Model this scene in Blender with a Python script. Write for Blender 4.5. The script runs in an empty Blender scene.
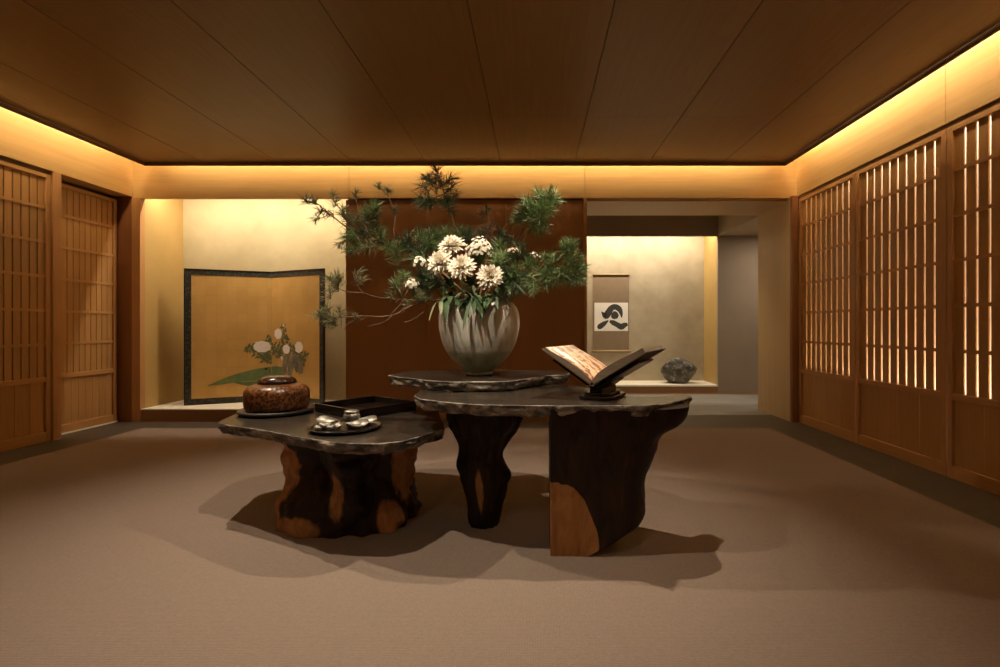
import bpy, bmesh, math, random
from mathutils import Vector, Matrix, noise, geometry
random.seed(7)
sc = bpy.context.scene
COL = sc.collection
PI = math.pi
F, CX, HY, CH = 500.0, 534.0, 325.0, 1.16      # focal length (px), vanishing point, camera height


def at(px, py, y):
    """world point at depth y"""
    return Vector(((px - CX) * y / F, y, CH - (py - HY) * y / F))


# ------------------------------------------------------------------ materials
def new_mat(name):
    m = bpy.data.materials.new(name)
    m.use_nodes = True
    nt = m.node_tree
    return m, nt.nodes, nt.links, nt.nodes['Principled BSDF']


def ramp(N, stops):
    r = N.new('ShaderNodeValToRGB')
    e = r.color_ramp.elements
    while len(e) < len(stops):
        e.new(0.5)
    for k, (p, c) in enumerate(stops):
        e[k].position = p
        e[k].color = (c[0], c[1], c[2], 1)
    return r


def coords(N, L, scale):
    t = N.new('ShaderNodeTexCoord')
    mp = N.new('ShaderNodeMapping')
    mp.inputs['Scale'].default_value = scale
    L.new(t.outputs['Object'], mp.inputs['Vector'])
    return mp


def noise_node(N, L, mp, scale, detail=4, rough=0.55, dist=0):
    n = N.new('ShaderNodeTexNoise')
    n.inputs['Scale'].default_value = scale
    n.inputs['Detail'].default_value = detail
    n.inputs['Roughness'].default_value = rough
    n.inputs['Distortion'].default_value = dist
    L.new(mp.outputs[0], n.inputs['Vector'])
    return n


def bump(N, L, B, src, strength, dist=0.01):
    b = N.new('ShaderNodeBump')
    b.inputs['Strength'].default_value = strength
    b.inputs['Distance'].default_value = dist
    L.new(src, b.inputs['Height'])
    L.new(b.outputs[0], B.inputs['Normal'])


def mixc(N, L, fac, a, b, mode='MIX'):
    x = N.new('ShaderNodeMix')
    x.data_type = 'RGBA'
    x.blend_type = mode
    for sock, v in ((x.inputs[0], fac), (x.inputs[6], a), (x.inputs[7], b)):
        if hasattr(v, 'is_output'):
            L.new(v, sock)
        elif isinstance(v, (int, float)):
            sock.default_value = v
        else:
            sock.default_value = (v[0], v[1], v[2], 1)
    return x.outputs[2]


def plain(name, c, rough=0.5, metal=0.0, spec=0.5):
    m, N, L, B = new_mat(name)
    B.inputs['Base Color'].default_value = (c[0], c[1], c[2], 1)
    B.inputs['Roughness'].default_value = rough
    B.inputs['Metallic'].default_value = metal
    B.inputs['Specular IOR Level'].default_value = spec
    return m


def wood(name, c1, c2, axis='Z', rough=0.5, fine=60, island=0.0, spec=0.4, bumpy=0.05):
    m, N, L, B = new_mat(name)
    s = {'X': (0.05, 1, 1), 'Y': (1, 0.05, 1), 'Z': (1, 1, 0.05)}[axis]
    mp = coords(N, L, s)
    n = noise_node(N, L, mp, fine, 5, 0.6, 0.3)
    r = ramp(N, [(0.3, c1), (0.72, c2)])
    L.new(n.outputs['Fac'], r.inputs[0])
    col = r.outputs[0]
    if island:
        g = N.new('ShaderNodeNewGeometry')
        hs = N.new('ShaderNodeHueSaturation')
        mr = N.new('ShaderNodeMapRange')
        mr.inputs['To Min'].default_value = 1 - island
        mr.inputs['To Max'].default_value = 1 + island
        L.new(g.outputs['Random Per Island'], mr.inputs['Value'])
        L.new(mr.outputs[0], hs.inputs['Value'])
        L.new(col, hs.inputs['Color'])
        col = hs.outputs[0]
    L.new(col, B.inputs['Base Color'])
    B.inputs['Roughness'].default_value = rough
    B.inputs['Specular IOR Level'].default_value = spec
    if bumpy:
        bump(N, L, B, n.outputs['Fac'], bumpy, 0.004)
    return m


def mottled(name, c1, c2, scale, rough=0.7, stretch=(1, 1, 1), lo=0.3, hi=0.7, detail=6, bumpy=0.0, bd=0.01, metal=0.0, spec=0.4, dist=0.0):
    m, N, L, B = new_mat(name)
    mp = coords(N, L, stretch)
    n = noise_node(N, L, mp, scale, detail, 0.6, dist)
    r = ramp(N, [(lo, c1), (hi, c2)])
    L.new(n.outputs['Fac'], r.inputs[0])
    L.new(r.outputs[0], B.inputs['Base Color'])
    B.inputs['Roughness'].default_value = rough
    B.inputs['Metallic'].default_value = metal
    B.inputs['Specular IOR Level'].default_value = spec
    if bumpy:
        bump(N, L, B, n.outputs['Fac'], bumpy, bd)
    return m


M = {}
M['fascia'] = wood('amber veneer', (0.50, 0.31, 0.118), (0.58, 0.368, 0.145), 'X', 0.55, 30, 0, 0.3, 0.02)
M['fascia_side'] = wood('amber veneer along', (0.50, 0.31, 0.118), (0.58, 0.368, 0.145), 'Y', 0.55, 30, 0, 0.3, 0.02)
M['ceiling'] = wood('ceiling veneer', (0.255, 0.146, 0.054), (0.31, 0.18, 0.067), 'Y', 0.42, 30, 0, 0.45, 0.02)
M['lip'] = wood('dark ceiling edge', (0.17, 0.085, 0.032), (0.20, 0.10, 0.04), 'X', 0.5, 30)
M['screen'] = wood('lattice cedar', (0.40, 0.207, 0.068), (0.50, 0.266, 0.09), 'Z', 0.5, 70, 0.07, 0.35, 0.05)
M['screen_rail'] = wood('lattice cedar rail', (0.42, 0.217, 0.073), (0.52, 0.276, 0.096), 'Y', 0.5, 70, 0.05, 0.35, 0.05)
M['post'] = wood('post cedar', (0.42, 0.21, 0.08), (0.50, 0.26, 0.10), 'Z', 0.5, 50, 0, 0.35, 0.03)
M['redpost'] = wood('dark red cedar', (0.22, 0.085, 0.03), (0.28, 0.115, 0.04), 'Z', 0.5, 50, 0, 0.35, 0.03)
M['bronze'] = mottled('brown bronze panel', (0.31, 0.155, 0.06), (0.37, 0.185, 0.075), 3, 0.42, (1, 1, 0.3), spec=0.5)
M['brownface'] = wood('brown step face', (0.24, 0.12, 0.05), (0.29, 0.15, 0.065), 'X', 0.5, 40)
M['gold_wall'] = mottled('pale gold washi', (0.40, 0.33, 0.19), (0.52, 0.445, 0.27), 2.2, 0.6, (1, 1, 1), 0.25, 0.75, 8, spec=0.3)
M['gold_side'] = mottled('gold side wall', (0.45, 0.295, 0.10), (0.51, 0.34, 0.125), 2.2, 0.6, spec=0.3)
M['niche_wall'] = mottled('mottled beige washi', (0.36, 0.295, 0.20), (0.49, 0.415, 0.295), 2.8, 0.65, (1, 1, 1), 0.25, 0.75, 8, spec=0.3)
M['pale_floor'] = mottled('pale platform mat', (0.84, 0.77, 0.62), (0.88, 0.82, 0.68), 20, 0.6)
M['plaster'] = mottled('grey tan plaster', (0.42, 0.34, 0.24), (0.48, 0.39, 0.28), 2, 0.7, spec=0.3)
M['reveal'] = wood('tan reveal veneer', (0.55, 0.38, 0.19), (0.62, 0.44, 0.23), 'Z', 0.5, 30, 0, 0.35, 0.02)
M['dim'] = mottled('grey brown wall', (0.30, 0.225, 0.155), (0.34, 0.26, 0.18), 2, 0.7, spec=0.3)
M['slate_pale'] = mottled('pale slate floor', (0.20, 0.18, 0.155), (0.30, 0.275, 0.24), 2.6, 0.45, (1, 1.6, 1), 0.3, 0.75, 8, 0.1, 0.004, dist=0.8)
M['slate'] = mottled('slate floor', (0.062, 0.048, 0.033), (0.095, 0.075, 0.053), 2.6, 0.5, (1, 1.6, 1), 0.3, 0.75, 8, 0.1, 0.004, dist=0.8)
M['white_wall'] = plain('warm white plaster', (0.82, 0.78, 0.70), 0.8)
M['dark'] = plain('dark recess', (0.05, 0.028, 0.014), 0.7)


def carpet_mat():
    m, N, L, B = new_mat('woven taupe carpet')
    mp = coords(N, L, (1, 1, 1))
    w1 = N.new('ShaderNodeTexWave'); w1.bands_direction = 'X'
    w1.inputs['Scale'].default_value = 55; w1.inputs['Distortion'].default_value = 4; w1.inputs['Detail'].default_value = 2
    w2 = N.new('ShaderNodeTexWave'); w2.bands_direction = 'Y'
    w2.inputs['Scale'].default_value = 38; w2.inputs['Distortion'].default_value = 4; w2.inputs['Detail'].default_value = 2
    L.new(mp.outputs[0], w1.inputs['Vector']); L.new(mp.outputs[0], w2.inputs['Vector'])
    ma = N.new('ShaderNodeMath'); ma.operation = 'ADD'
    L.new(w1.outputs['Fac'], ma.inputs[0]); L.new(w2.outputs['Fac'], ma.inputs[1])
    n = noise_node(N, L, mp, 75, 5, 0.75)
    mb = N.new('ShaderNodeMath'); mb.operation = 'MULTIPLY_ADD'
    L.new(n.outputs['Fac'], mb.inputs[0]); mb.inputs[1].default_value = 2.6
    L.new(ma.outputs[0], mb.inputs[2])
    r = ramp(N, [(0.25, (0.19, 0.142, 0.113)), (0.9, (0.32, 0.245, 0.203))])
    mc = N.new('ShaderNodeMath'); mc.operation = 'MULTIPLY'; mc.inputs[1].default_value = 0.25
    L.new(mb.outputs[0], mc.inputs[0])
    L.new(mc.outputs[0], r.inputs[0])
    L.new(r.outputs[0], B.inputs['Base Color'])
    B.inputs['Roughness'].default_value = 0.95
    B.inputs['Specular IOR Level'].default_value = 0.1
    bump(N, L, B, mb.outputs[0], 0.35, 0.004)
    return m


M['carpet'] = carpet_mat()


def slab_edge_mat():
    m, N, L, B = new_mat('chipped slab edge')
    mp = coords(N, L, (1, 1, 2.2))
    n = noise_node(N, L, mp, 9, 8, 0.7, 0.6)
    r = ramp(N, [(0.36, (0.014, 0.010, 0.008)), (0.48, (0.10, 0.08, 0.062)), (0.64, (0.38, 0.32, 0.26))])
    L.new(n.outputs['Fac'], r.inputs[0])
    L.new(r.outputs[0], B.inputs['Base Color'])
    B.inputs['Roughness'].default_value = 0.55
    bump(N, L, B, n.outputs['Fac'], 0.6, 0.02)
    return m


M['slab_top'] = mottled('dark polished slab', (0.020, 0.015, 0.011), (0.050, 0.037, 0.027), 5, 0.27, (1, 3, 1), 0.3, 0.75, 8, 0.05, 0.003, spec=0.35)
M['slab_edge'] = slab_edge_mat()


def trunk_mat():
    """heartwood / sapwood chosen by the 'tone' attribute (natural colour of the wood)"""
    m, N, L, B = new_mat('burl trunk wood')
    a = N.new('ShaderNodeAttribute'); a.attribute_name = 'tone'
    mp = coords(N, L, (1, 1, 0.3))
    n = noise_node(N, L, mp, 14, 6, 0.65, 1.2)
    heart = ramp(N, [(0.35, (0.010, 0.005, 0.003)), (0.6, (0.028, 0.012, 0.006)), (0.8, (0.085, 0.03, 0.011))])
    sap = ramp(N, [(0.3, (0.22, 0.092, 0.028)), (0.55, (0.36, 0.165, 0.055)), (0.8, (0.46, 0.235, 0.085))])
    L.new(n.outputs['Fac'], heart.inputs[0]); L.new(n.outputs['Fac'], sap.inputs[0])
    n2 = noise_node(N, L, mp, 9, 6, 0.7)
    add = N.new('ShaderNodeMath'); add.operation = 'MULTIPLY_ADD'
    L.new(n2.outputs['Fac'], add.inputs[0]); add.inputs[1].default_value = 0.5
    L.new(a.outputs['Fac'], add.inputs[2])
    st = ramp(N, [(0.70, (0, 0, 0)), (0.80, (1, 1, 1))])
    L.new(add.outputs[0], st.inputs[0])
    col = mixc(N, L, st.outputs[0], heart.outputs[0], sap.outputs[0])
    L.new(col, B.inputs['Base Color'])
    B.inputs['Roughness'].default_value = 0.55
    B.inputs['Specular IOR Level'].default_value = 0.25
    bump(N, L, B, n.outputs['Fac'], 0.45, 0.012)
    return m


M['trunk'] = trunk_mat()
M['lacquer'] = plain('black lacquer', (0.014, 0.008, 0.006), 0.22)
M['lacquer_red'] = plain('brown black lacquer', (0.035, 0.014, 0.008), 0.2)
M['plinth'] = plain('dark wooden dish', (0.030, 0.022, 0.020), 0.45)


def basket_mat():
    m, N, L, B = new_mat('speckled brown lacquer')
    mp = coords(N, L, (1, 1, 1))
    v = N.new('ShaderNodeTexVoronoi'); v.inputs['Scale'].default_value = 62
    L.new(mp.outputs[0], v.inputs['Vector'])
    n = noise_node(N, L, mp, 45, 4, 0.7)
    mu = N.new('ShaderNodeMath'); mu.operation = 'MULTIPLY'
    L.new(v.outputs['Distance'], mu.inputs[0]); L.new(n.outputs['Fac'], mu.inputs[1])
    r = ramp(N, [(0.06, (0.014, 0.005, 0.003)), (0.2, (0.075, 0.024, 0.008)), (0.42, (0.23, 0.09, 0.028))])
    L.new(mu.outputs[0], r.inputs[0])
    L.new(r.outputs[0], B.inputs['Base Color'])
    B.inputs['Roughness'].default_value = 0.3
    bump(N, L, B, mu.outputs[0], 0.4, 0.006)
    return m


M['basket'] = basket_mat()
M['goldleaf'] = mottled('gold maki-e', (0.30, 0.19, 0.07), (0.62, 0.45, 0.20), 30, 0.35, metal=0.6)
M['silver'] = mottled('aged silver', (0.17, 0.15, 0.13), (0.36, 0.33, 0.29), 40, 0.42, metal=0.8)


def vase_mat():
    m, N, L, B = new_mat('celadon glaze')
    mp = coords(N, L, (1, 1, 0.18))
    n = noise_node(N, L, mp, 12, 6, 0.6, 0.8)
    r = ramp(N, [(0.3, (0.36, 0.355, 0.31)), (0.52, (0.56, 0.555, 0.50)), (0.72, (0.78, 0.77, 0.71))])
    L.new(n.outputs['Fac'], r.inputs[0])
    t = N.new('ShaderNodeTexCoord'); sx = N.new('ShaderNodeSeparateXYZ')
    L.new(t.outputs['Object'], sx.inputs[0])
    band = ramp(N, [(0.30, (0, 0, 0)), (0.34, (1, 1, 1))])
    mr = N.new('ShaderNodeMapRange'); mr.inputs['From Max'].default_value = 0.5
    L.new(sx.outputs['Z'], mr.inputs['Value']); L.new(mr.outputs[0], band.inputs[0])
    col = mixc(N, L, band.outputs[0], mixc(N, L, 1.0, r.outputs[0], (0.60, 0.66, 0.50), 'MULTIPLY'), r.outputs[0])
    L.new(col, B.inputs['Base Color'])
    B.inputs['Roughness'].default_value = 0.42
    B.inputs['Specular IOR Level'].default_value = 0.35
    bump(N, L, B, n.outputs['Fac'], 0.12, 0.01)
    return m


M['vase'] = vase_mat()
M['needle'] = mottled('pine needle green', (0.085, 0.14, 0.05), (0.22, 0.32, 0.12), 30, 0.5)
M['needle_dark'] = mottled('dark pine needle', (0.05, 0.07, 0.032), (0.12, 0.16, 0.075), 30, 0.5)
M['needle_olive'] = mottled('olive pine needle', (0.13, 0.14, 0.065), (0.30, 0.29, 0.145), 30, 0.5)
M['needle_bright'] = mottled('bright pine needle', (0.13, 0.19, 0.07), (0.32, 0.41, 0.19), 30, 0.45)
M['bark'] = mottled('pine bark', (0.12, 0.065, 0.035), (0.30, 0.19, 0.11), 40, 0.8, bumpy=0.4)
M['stem'] = mottled('green stem', (0.06, 0.10, 0.03), (0.12, 0.18, 0.06), 20, 0.5)
M['leaf'] = mottled('dark leaf', (0.024, 0.052, 0.018), (0.062, 0.108, 0.038), 14, 0.65)
M['leaf_pale'] = mottled('grey green leaf', (0.15, 0.19, 0.10), (0.30, 0.34, 0.20), 14, 0.45)
M['petal'] = mottled('white petals', (0.74, 0.67, 0.55), (0.86, 0.80, 0.69), 20, 0.6)
M['petal_core'] = plain('cream flower heart', (0.75, 0.58, 0.30), 0.7)
M['petal_pink'] = plain('pale pink floret', (0.72, 0.55, 0.45), 0.7)


def rock_mat():
    m, N, L, B = new_mat('grey mottled rock')
    mp = coords(N, L, (1, 1, 1))
    n = noise_node(N, L, mp, 14, 9, 0.75, 0.3)
    r = ramp(N, [(0.35, (0.03, 0.026, 0.02)), (0.52, (0.09, 0.082, 0.065)), (0.66, (0.36, 0.33, 0.28))])
    L.new(n.outputs['Fac'], r.inputs[0])
    L.new(r.outputs[0], B.inputs['Base Color'])
    B.inputs['Roughness'].default_value = 0.5
    bump(N, L, B, n.outputs['Fac'], 0.5, 0.02)
    return m


M['rock'] = rock_mat()


def goldpanel_mat():
    m, N, L, B = new_mat('gold leaf ground')
    mp = coords(N, L, (1, 1, 1))
    n = noise_node(N, L, mp, 2.4, 7, 0.6)
    r = ramp(N, [(0.3, (0.58, 0.345, 0.095)), (0.7, (0.68, 0.43, 0.14))])
    L.new(n.outputs['Fac'], r.inputs[0])
    rot = N.new('ShaderNodeMapping'); rot.inputs['Rotation'].default_value = (PI / 2, 0, 0)
    L.new(mp.outputs[0], rot.inputs['Vector'])
    b = N.new('ShaderNodeTexBrick')
    b.offset = 0.0
    b.inputs['Scale'].default_value = 1.0
    b.inputs['Brick Width'].default_value = 0.115; b.inputs['Row Height'].default_value = 0.115
    b.inputs['Mortar Size'].default_value = 0.0015
    b.inputs['Color1'].default_value = (1, 1, 1, 1); b.inputs['Color2'].default_value = (0.93, 0.91, 0.88, 1)
    b.inputs['Mortar'].default_value = (0.86, 0.82, 0.76, 1)
    L.new(rot.outputs[0], b.inputs['Vector'])
    L.new(mixc(N, L, 1.0, r.outputs[0], b.outputs['Color'], 'MULTIPLY'), B.inputs['Base Color'])
    B.inputs['Roughness'].default_value = 0.5
    return m


M['goldpanel'] = goldpanel_mat()


def brocade_mat():
    m, N, L, B = new_mat('dark brocade border')
    mp = coords(N, L, (1, 1, 1))
    v = N.new('ShaderNodeTexVoronoi'); v.inputs['Scale'].default_value = 34
    L.new(mp.outputs[0], v.inputs['Vector'])
    r = ramp(N, [(0.22, (0.085, 0.08, 0.055)), (0.5, (0.022, 0.024, 0.018))])
    L.new(v.outputs['Distance'], r.inputs[0])
    L.new(r.outputs[0], B.inputs['Base Color'])
    B.inputs['Roughness'].default_value = 0.6
    return m


M['brocade'] = brocade_mat()
M['frame_black'] = plain('black screen frame', (0.016, 0.014, 0.012), 0.3)
M['p_green'] = mottled('mineral green paint', (0.10, 0.16, 0.06), (0.19, 0.25, 0.10), 9, 0.8)
M['p_leaf'] = mottled('painted leaves', (0.10, 0.13, 0.05), (0.20, 0.20, 0.085), 20, 0.8)
M['p_rock'] = mottled('painted grey rock', (0.13, 0.12, 0.09), (0.30, 0.26, 0.18), 14, 0.8)
M['p_white'] = mottled('painted white petals', (0.84, 0.78, 0.71), (0.92, 0.88, 0.82), 18, 0.8)
M['p_black'] = plain('black ink', (0.015, 0.013, 0.012), 0.6)
M['scroll'] = mottled('brown silk mount', (0.235, 0.165, 0.10), (0.275, 0.195, 0.125), 6, 0.75)
M['paper'] = plain('calligraphy paper', (0.85, 0.82, 0.76), 0.8)
M['ink'] = mottled('brush ink', (0.03, 0.03, 0.027), (0.07, 0.068, 0.06), 60, 0.7, (1, 1, 1))
M['rod'] = wood('scroll rod', (0.40, 0.28, 0.16), (0.48, 0.34, 0.20), 'X', 0.4, 30)
M['cover'] = plain('brown cloth cover', (0.10, 0.065, 0.042), 0.6)
M['pages'] = mottled('page edges', (0.20, 0.15, 0.10), (0.30, 0.235, 0.165), 160, 0.8, (0.03, 0.03, 1))


def page_mat():
    m, N, L, B = new_mat('printed page picture')
    t = N.new('ShaderNodeTexCoord')
    sx = N.new('ShaderNodeSeparateXYZ'); L.new(t.outputs['Object'], sx.inputs[0])
    mp = coords(N, L, (1, 1, 1))
    w = N.new('ShaderNodeTexWave'); w.bands_direction = 'DIAGONAL'
    w.inputs['Scale'].default_value = 7; w.inputs['Distortion'].default_value = 7; w.inputs['Detail'].default_value = 3
    w.inputs['Detail Scale'].default_value = 3
    L.new(mp.outputs[0], w.inputs['Vector'])
    r = ramp(N, [(0.12, (0.30, 0.11, 0.05)), (0.42, (0.82, 0.42, 0.20)), (0.8, (0.92, 0.66, 0.46))])
    L.new(w.outputs['Fac'], r.inputs[0])
    mr = N.new('ShaderNodeMapRange'); mr.inputs['From Min'].default_value = -0.32; mr.inputs['From Max'].default_value = -0.10
    L.new(sx.outputs['X'], mr.inputs['Value'])
    g = ramp(N, [(0.0, (0.9, 0.9, 0.9)), (1.0, (0.12, 0.12, 0.12))])
    L.new(mr.outputs[0], g.inputs[0])
    n = noise_node(N, L, mp, 25, 3)
    f = mixc(N, L, 1.0, g.outputs[0], n.outputs['Fac'], 'MULTIPLY')
    L.new(mixc(N, L, f, r.outputs[0], (0.90, 0.84, 0.76)), B.inputs['Base Color'])
    B.inputs['Roughness'].default_value = 0.4
    return m


M['page'] = page_mat()


# ------------------------------------------------------------------ mesh helpers
def box(bm, x0, x1, y0, y1, z0, z1, mi=0):
    v = [bm.verts.new(p) for p in ((x0, y0, z0), (x1, y0, z0), (x1, y1, z0), (x0, y1, z0), (x0, y0, z1), (x1, y0, z1), (x1, y1, z1), (x0, y1, z1))]
    for q in ((0, 3, 2, 1), (4, 5, 6, 7), (0, 1, 5, 4), (1, 2, 6, 5), (2, 3, 7, 6), (3, 0, 4, 7)):
        f = bm.faces.new([v[k] for k in q]); f.material_index = mi
    return v


def obox(bm, o, ux, uy, uz, mi=0):
    """box from a corner and three edge vectors"""
    o, ux, uy, uz = Vector(o), Vector(ux), Vector(uy), Vector(uz)
    v = [bm.verts.new(p) for p in (o, o + ux, o + ux + uy, o + uy, o + uz, o + ux + uz, o + ux + uy + uz, o + uy + uz)]
    for q in ((0, 3, 2, 1), (4, 5, 6, 7), (0, 1, 5, 4), (1, 2, 6, 5), (2, 3, 7, 6), (3, 0, 4, 7)):
        f = bm.faces.new([v[k] for k in q]); f.material_index = mi
    return v


def lathe(bm, prof, n=48, c=(0, 0, 0), mi=0, wob=None):
    rings = []
    for r, z in prof:
        if r < 1e-5:
            rings.append([bm.verts.new((c[0], c[1], c[2] + z))])
        else:
            ring = []
            for k in range(n):
                a = 2 * PI * k / n
                rr = r * (wob(a, z) if wob else 1)
                ring.append(bm.verts.new((c[0] + rr * math.cos(a), c[1] + rr * math.sin(a), c[2] + z)))
            rings.append(ring)
    for a, b in zip(rings, rings[1:]):
        if len(a) == 1 and len(b) == 1:
            continue
        for k in range(n):
            k2 = (k + 1) % n
            if len(a) == 1:
                vs = [a[0], b[k2], b[k]]
                vs = [a[0], b[k], b[k2]][::-1]
            elif len(b) == 1:
                vs = [a[k], a[k2], b[0]]
            else:
                vs = [a[k], a[k2], b[k2], b[k]]
            f = bm.faces.new(vs); f.material_index = mi; f.smooth = True


def tube(bm, pts, rads, n=6, mi=0, cap=True):
    pts = [Vector(p) for p in pts]
    rings = []
    up = Vector((0.31, 0.17, 0.93)).normalized()
    for i, p in enumerate(pts):
        d = (pts[min(i + 1, len(pts) - 1)] - pts[max(i - 1, 0)]).normalized()
        s = d.cross(up)
        if s.length < 0.05:
            s = d.cross(Vector((1, 0, 0)))
        s.normalize()
        t = s.cross(d)
        r = rads[i] if isinstance(rads, (list, tuple)) else rads
        rings.append([bm.verts.new(p + (s * math.cos(2 * PI * k / n) + t * math.sin(2 * PI * k / n)) * r) for k in range(n)])
    for a, b in zip(rings, rings[1:]):
        for k in range(n):
            f = bm.faces.new((a[k], a[(k + 1) % n], b[(k + 1) % n], b[k])); f.smooth = True; f.material_index = mi
    if cap:
        bm.faces.new(rings[0][::-1]); bm.faces.new(rings[-1])


def spline(pts, per=5):
    """Catmull-Rom through points"""
    P = [Vector(p) for p in pts]
    P = [P[0] * 2 - P[1]] + P + [P[-1] * 2 - P[-2]]
    out = []
    for i in range(1, len(P) - 2):
        for k in range(per):
            t = k / per
            a, b, c, d = P[i - 1], P[i], P[i + 1], P[i + 2]
            out.append(0.5 * ((2 * b) + (c - a) * t + (2 * a - 5 * b + 4 * c - d) * t * t + (3 * b - a - 3 * c + d) * t ** 3))
    out.append(P[-2])
    return out


def build(name, bm, mats, parent=None, loc=None, rotz=0.0, recalc=True, bevel=0.0):
    if recalc:
        bmesh.ops.recalc_face_normals(bm, faces=bm.faces)
    me = bpy.data.meshes.new(name)
    bm.to_mesh(me)
    bm.free()
    for m in (mats if isinstance(mats, (list, tuple)) else [mats]):
        me.materials.append(m)
    o = bpy.data.objects.new(name, me)
    COL.objects.link(o)
    if parent is not None:
        o.parent = parent
    if loc is not None:
        o.location = loc
    o.rotation_euler = (0, 0, rotz)
    if bevel:
        b = o.modifiers.new('bevel', 'BEVEL'); b.width = bevel; b.segments = 2; b.limit_method = 'ANGLE'; b.angle_limit = math.radians(40)
    return o


def tag(o, label, cat, group=None):
    o['label'] = label; o['category'] = cat
    if group:
        o['group'] = group
    return o


def thing(name, label, cat, loc=(0, 0, 0), rotz=0.0, group=None):
    o = bpy.data.objects.new(name, None)
    o.empty_display_size = 0.05
    COL.objects.link(o)
    o.location = loc; o.rotation_euler = (0, 0, rotz)
    return tag(o, label, cat, group)


def struct(name, boxes, mats, bevel=0.0):
    bm = bmesh.new()
    for b in boxes:
        box(bm, *b)
    o = build(name, bm, mats, bevel=bevel)
    o['kind'] = 'structure'
    return o


# ------------------------------------------------------------------ room shell
XL, XR, YB, ZF, ZC, ZT = -4.82, 3.15, 6.0, 2.684, 3.067, 3.36
struct('floor', [(-5.4, 6.2, -2.7, 6.45, -0.06, 0.0)], M['slate'])
struct('floor_passage', [(-5.4, 6.2, 6.45, 9.5, -0.06, 0.0)], M['slate_pale'])
c = struct('carpet', [(-4.38, 2.635, -2.35, 5.58, 0.0005, 0.008)], M['carpet'])
del c['kind']
tag(c, 'taupe woven carpet covering most of the room floor', 'carpet')

# ceiling: veneer boards with open joints, thin dark rim, slab above
CEX0, CEX1, CEY1 = -4.55, 2.937, 5.85
xs = [CEX0] + [-0.393 + 0.87 * k for k in range(-4, 4) if CEX0 < -0.393 + 0.87 * k < CEX1] + [CEX1]
ys = [-2.45, -0.9, 1.84, 4.584, CEY1]
J = 0.0035
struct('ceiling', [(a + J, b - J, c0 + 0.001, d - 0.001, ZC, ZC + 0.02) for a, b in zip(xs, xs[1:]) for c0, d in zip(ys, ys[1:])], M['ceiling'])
struct('ceiling_backing', [(CEX0 + .02, CEX1 - .02, -2.45, CEY1 - .02, ZC + 0.0205, ZC + 0.034)], M['dark'])
struct('trim_1', [(CEX0 - 0.014, CEX0, -2.45, CEY1 + 0.014, ZC - 0.042, ZC + 0.09), (CEX1, CEX1 + 0.014, -2.45, CEY1 + 0.014, ZC - 0.042, ZC + 0.09),
                  (CEX0, CEX1, CEY1, CEY1 + 0.014, ZC - 0.042, ZC + 0.09)], M['lip'])
struct('ceiling_upper', [(-5.4, 3.7, -2.6, 6.1, ZT, ZT + 0.06)], M['white_wall'])

# upper bands (fascia)
g = 0.0025
fx = [XL - 2 * g, -2.22, 0.612, XR + 2 * g]
struct('wall_back_upper', [(a + g, b - g, YB, YB + 0.06, ZF, ZT) for a, b in zip(fx, fx[1:])], M['fascia'])
fy = [-2.5, 0.95, 3.83, YB]
struct('wall_right_upper', [(XR, XR + 0.06, a + g, b - g, 2.70, ZT) for a, b in zip(fy, fy[1:-1] + [YB + 2 * g])], M['fascia_side'])
struct('wall_left_upper', [(XL - 0.06, XL, a + g, b - g, 2.70, ZT) for a, b in zip(fy, fy[1:-1] + [YB + 2 * g])] + [(XL - 0.22, XL - 0.06, -2.5, YB, 2.70, 2.76)], M['fascia_side'])
struct('shadow_gap_strip', [(XR + 0.012, XR + 0.06, -2.5, 5.955, 2.661, 2.70), (XL - 0.065, XL - 0.03, -2.5, 5.012, 2.661, 2.70)], M['lip'])  # dark strips paint the shadow gap above the screens; they also stop light leaking
struct('wall_front', [(-5.4, 3.7, -2.66, -2.5, 0, ZT)], M['fascia'])

# left wall
struct('wall_left', [(-5.22, -5.12, -2.5, 6.06, 0, ZT), (-4.90, -4.84, -2.5, 3.915, 0, 2.70)], M['screen'])
struct('trim_2', [(-5.12, XL, 5.015, 5.10, 0, 2.70)], M['post'])
struct('wall_left_return', [(-5.12, -4.815, 6.0, 6.06, 0, 2.76)], M['redpost'])
struct('trim_3', [(-4.815, -4.716, 5.985, 6.06, 0, ZF)], M['post'])
struct('light_line_strip', [(-5.03, -4.985, 5.10, 5.99, 0.0, 0.016)], M['pale_floor'])  # pale strip paints the line of light under the recessed screen

# alcove with the folding screen
AB = 6.72
struct('wall_alcove_back', [(-4.80, -2.2, AB, AB + 0.06, 0.0, 3.1)], M['gold_wall'])
struct('wall_alcove_left', [(-4.80, -4.716, 6.06, AB, 0.0, 3.1)], M['gold_side'])
struct('wall_alcove_right', [(-2.268, -2.21, 6.09, AB, 0.0, 3.1)], M['gold_side'])
struct('ceiling_alcove', [(-4.80, -2.2, 6.06, AB, 3.0, 3.1)], M['fascia'])
bm = bmesh.new()
box(bm, -4.716, -2.27, 6.0, AB, 0, 0.140, 0)
box(bm, -4.716, -2.27, 5.995, AB, 0.140, 0.152, 1)
o = build('alcove_platform', bm, [M['brownface'], M['pale_floor']]); o['kind'] = 'structure'

# brown centre panels
px = [-2.268, -1.30, -0.335, 0.60]
struct('wall_back', [(a + g, b - g, 6.02, 6.09, 0, ZF - 0.02) for a, b in zip(px, px[1:])], M['bronze'])
struct('wall_back_core', [(-2.26, 0.59, 6.09, 6.12, 0, ZT)], M['dark'])
struct('trim_5', [(0.60, 0.636, 6.0, 6.12, 0, ZF)], M['post'])

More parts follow.
